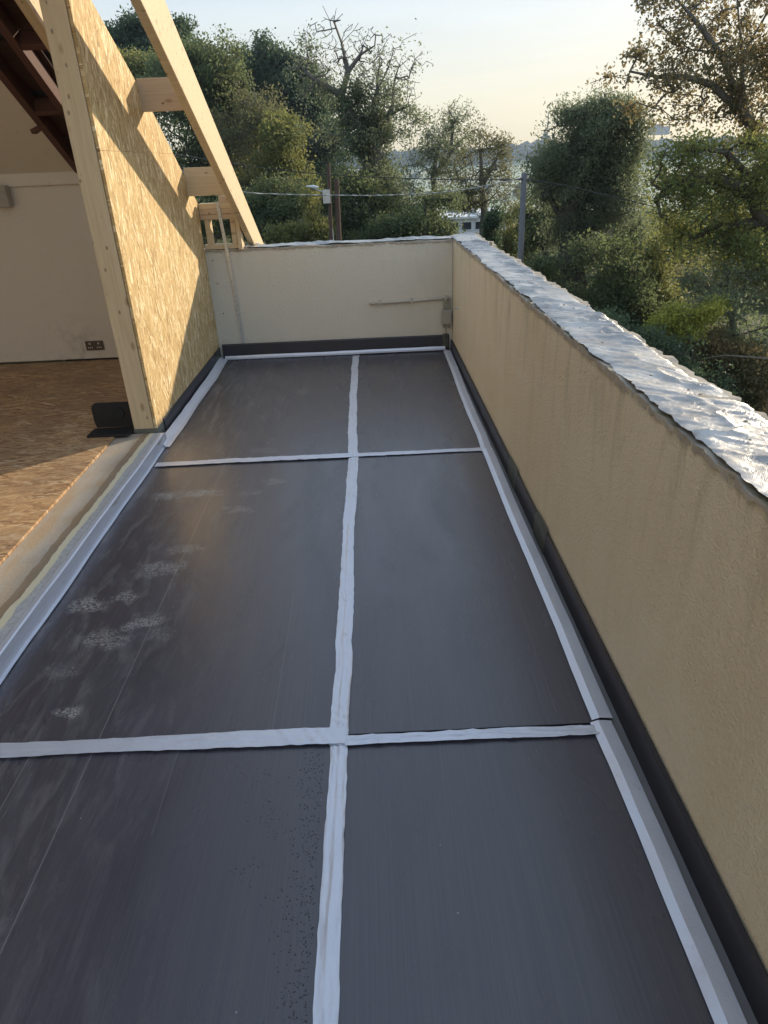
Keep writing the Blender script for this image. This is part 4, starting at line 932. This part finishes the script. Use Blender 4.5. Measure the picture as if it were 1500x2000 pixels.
# undergrowth: scattered leaves and tufts, uncountable
rg = np.random.default_rng(77); n = 60000
ux = rg.uniform(-30, 34, n); uy = 9+rg.random(n)**1.3*52; keep = ~((ux < -1) & (uy > 33) & (uy < 41)); ux, uy = ux[keep], uy[keep]
uz = gz(ux, uy)+np.abs(rg.normal(0, .22, len(ux)))*(1+.6*vnoise(ux/3, uy/3, 12))
V, F = leaf_quads(np.stack([ux, uy, uz], 1), .22, rg, .5, .45, -.6)
tag(link('undergrowth', np_mesh(V, F, attr=np.clip(.45+.35*vnoise(ux/4, uy/4, 8)+rg.normal(0, .15, len(ux)), 0, 1)), L_mid), kind='stuff')
# fallen pale branch on the bank
pts = [P(1375, 700, 13.6), P(1420, 694, 13.4), P(1470, 698, 13.2), P(1530, 703, 13.)]
bm = bmesh.new(); tube(bm, pts, [.006, .014, .018, .022], 7); o = link('fallen_branch', bm_mesh(bm), mat_bark('pale_bark', (.16, .14, .12)), origin=tuple(pts[3])); tag(o, 'pale fallen branch lying across the dark bank', 'branch')

# ================================================================== POLES, WIRES, CABIN, SKYLINE
a = P(1017, 520, 19); a[2] = float(gz(a[0], a[1])); b = P(1024, 338, 19)
bm = bmesh.new(); tube(bm, [a, b], [.09, .07], 12); o = link('utility_pole', bm_mesh(bm), M_pole, origin=tuple(a), smooth=True); tag(o, 'grey utility pole carrying the wires behind the right parapet', 'pole')
bm = bmesh.new(); tube(bm, [P(1016, 349, 18.9), P(1034, 352, 19.1)], .03, 6); link('insulator_bar', bm_mesh(bm), M_pole, o)
for (u, v0, v1, r, lb, m) in ((641, 318, 480, .07, 'dark brown timber pole carrying the street lamp', M_rust), (657, 350, 480, .10, 'shorter brown post standing beside the lamp pole', M_rust)):
    a = P(u+2, v1, 24); a[2] = float(gz(a[0], a[1])); b = P(u, v0, 24)
    bm = bmesh.new(); tube(bm, [a, b], [r, r*.8], 10); o = link('timber_pole', bm_mesh(bm), m, origin=tuple(a)); tag(o, lb, 'pole', 'brown timber poles behind the back wall')
    if u == 641: lp = o
sl_ = empty('street_lamp', tuple(P(641, 379, 24)), 'small street lamp on a horizontal arm fixed to the brown pole', 'street lamp')
bm = bmesh.new(); tube(bm, [P(641, 380, 23.9), P(620, 371, 23.9), P(606, 366, 23.9)], .022, 6); link('arm', bm_mesh(bm), M_galv, sl_)
bm = bmesh.new(); tube(bm, [P(622, 366, 23.9), P(612, 364.5, 23.9), P(598, 364, 23.9)], [.03, .05, .02], 10)
link('lamp_head', bm_mesh(bm), M_white, sl_)
c = P(638, 384, 23.88); box('junction', (c[0]-.12, c[1]-.08, c[2]-.2), (c[0]+.12, c[1]+.04, c[2]+.2), M_galv, sl_, .01)
a = P(652, 478, 24); b = P(649, 446, 24); bm = bmesh.new(); tube(bm, [a, b], .02, 6); o = link('marker_post', bm_mesh(bm), M_white, origin=tuple(a)); tag(o, 'thin white marker post just above the back wall', 'post')
def wire(name, px, r, mat, label, group=None):
    pts = [Vector(P(*q)) for q in px]; res = []
    for i in range(len(pts)-1):
        p0, p1, p2, p3 = pts[max(0, i-1)], pts[i], pts[i+1], pts[min(len(pts)-1, i+2)]
        for k in range(6):
            f = k/6; res.append(.5*((2*p1)+(p2-p0)*f+(2*p0-5*p1+4*p2-p3)*f*f+(3*p1-p0-3*p2+p3)*f**3))
    res.append(pts[-1]); bm = bmesh.new(); tube(bm, res, r, 6)
    o = link(name, bm_mesh(bm), mat, origin=tuple(pts[0]), smooth=True); tag(o, label, 'cable', group); return o
wire('overhead_cable', [(1020, 348, 19), (930, 366, 19), (850, 376.5, 19), (740, 381.5, 19), (640, 381, 19), (540, 379, 19), (475, 375, 18.5), (330, 352, 18)], .013, M_rope, 'thick pale twisted cable sagging from the grey pole to the left', 'overhead cables')
wire('overhead_cable', [(1020, 351, 19), (900, 351, 21), (787, 348, 25), (641, 341, 24), (500, 326, 24), (300, 295, 30)], .014, M_wire, 'thin dark wire running from the grey pole behind the trees', 'overhead cables')
wire('overhead_cable', [(1024, 350, 19), (1090, 360, 18.5), (1180, 380, 18), (1270, 402, 17.5), (1420, 445, 17)], .012, M_wire, 'thin dark wire running from the grey pole to the right', 'overhead cables')
# white cabin
cb = empty('cabin', tuple(P(925, 450, 58)), 'low white flat roofed cabin glimpsed between the trees', 'cabin')
q0 = P(862, 448, 58); q1 = P(990, 448, 58); q2 = P(925, 418, 58); x0, x1, zb, zt = float(q0[0]), float(q1[0]), float(gz(2, 58)), float(q2[2])
xm = x0+(x1-x0)*.55
box('wall', (x0+.1, 57.8, zb), (x1-.1, 62, zt-.32), M_white, cb)
box('roof', (x0-.1, 57.5, zt-.30), (xm, 62.3, zt-.12), M_white, cb, .03)
box('roof', (xm+.01, 57.4, zt-.1), (x1+.1, 62.4, zt+.12), M_white, cb, .03)
for k in range(4):
    wx = x0+.5+k*(x1-x0-1)/4
    f = box('window', (wx, 57.74, zt-1.15), (wx+.85, 57.79, zt-.5), M_white, cb); box('pane', (wx+.06, 57.72, zt-1.09), (wx+.79, 57.735, zt-.56), M_glass_d, f)
# buildings and mast on the far ridge
M_far = plain('pale_grey_building', (.16, .16, .17), .9, 0, .1, .1)
c = P(1066, 268, 1195); x, z = float(c[0]), float(c[2])
tw = empty('ridge_building', (x, 1195, z), 'small square building with a mast on the far ridge', 'building')
box('block', (x-5, 1190, z-8), (x+6, 1205, z+2), M_far, tw); box('roof_hut', (x-3, 1190, z+2), (x+2, 1200, z+6), M_far, tw)
bm = bmesh.new(); tube(bm, [(x+2, 1195, z+6), (x+2, 1195, z+34)], .7, 6); link('mast', bm_mesh(bm), M_far, tw)
c = P(1292, 246, 1180); x, z = float(c[0]), float(c[2])
hb2 = empty('ridge_building', (x, 1180, z), 'long low building on the far ridge at the right', 'building')
box('block', (x-16, 1175, z-12), (x+12, 1190, z-1), M_far, hb2); box('roof_hut', (x-9, 1176, z-1), (x-1, 1188, z+2.5), M_far, hb2)
c = P(670, 280, 1190); x, z = float(c[0]), float(c[2])
t3 = empty('ridge_building', (x, 1190, z), 'thin pale tower on the far ridge behind the ivy clad tree', 'building')
box('block', (x-4, 1185, z-8), (x+3, 1195, z+4), M_far, t3); box('roof_hut', (x-1.5, 1186, z+4), (x+.5, 1190, z+11), M_far, t3)
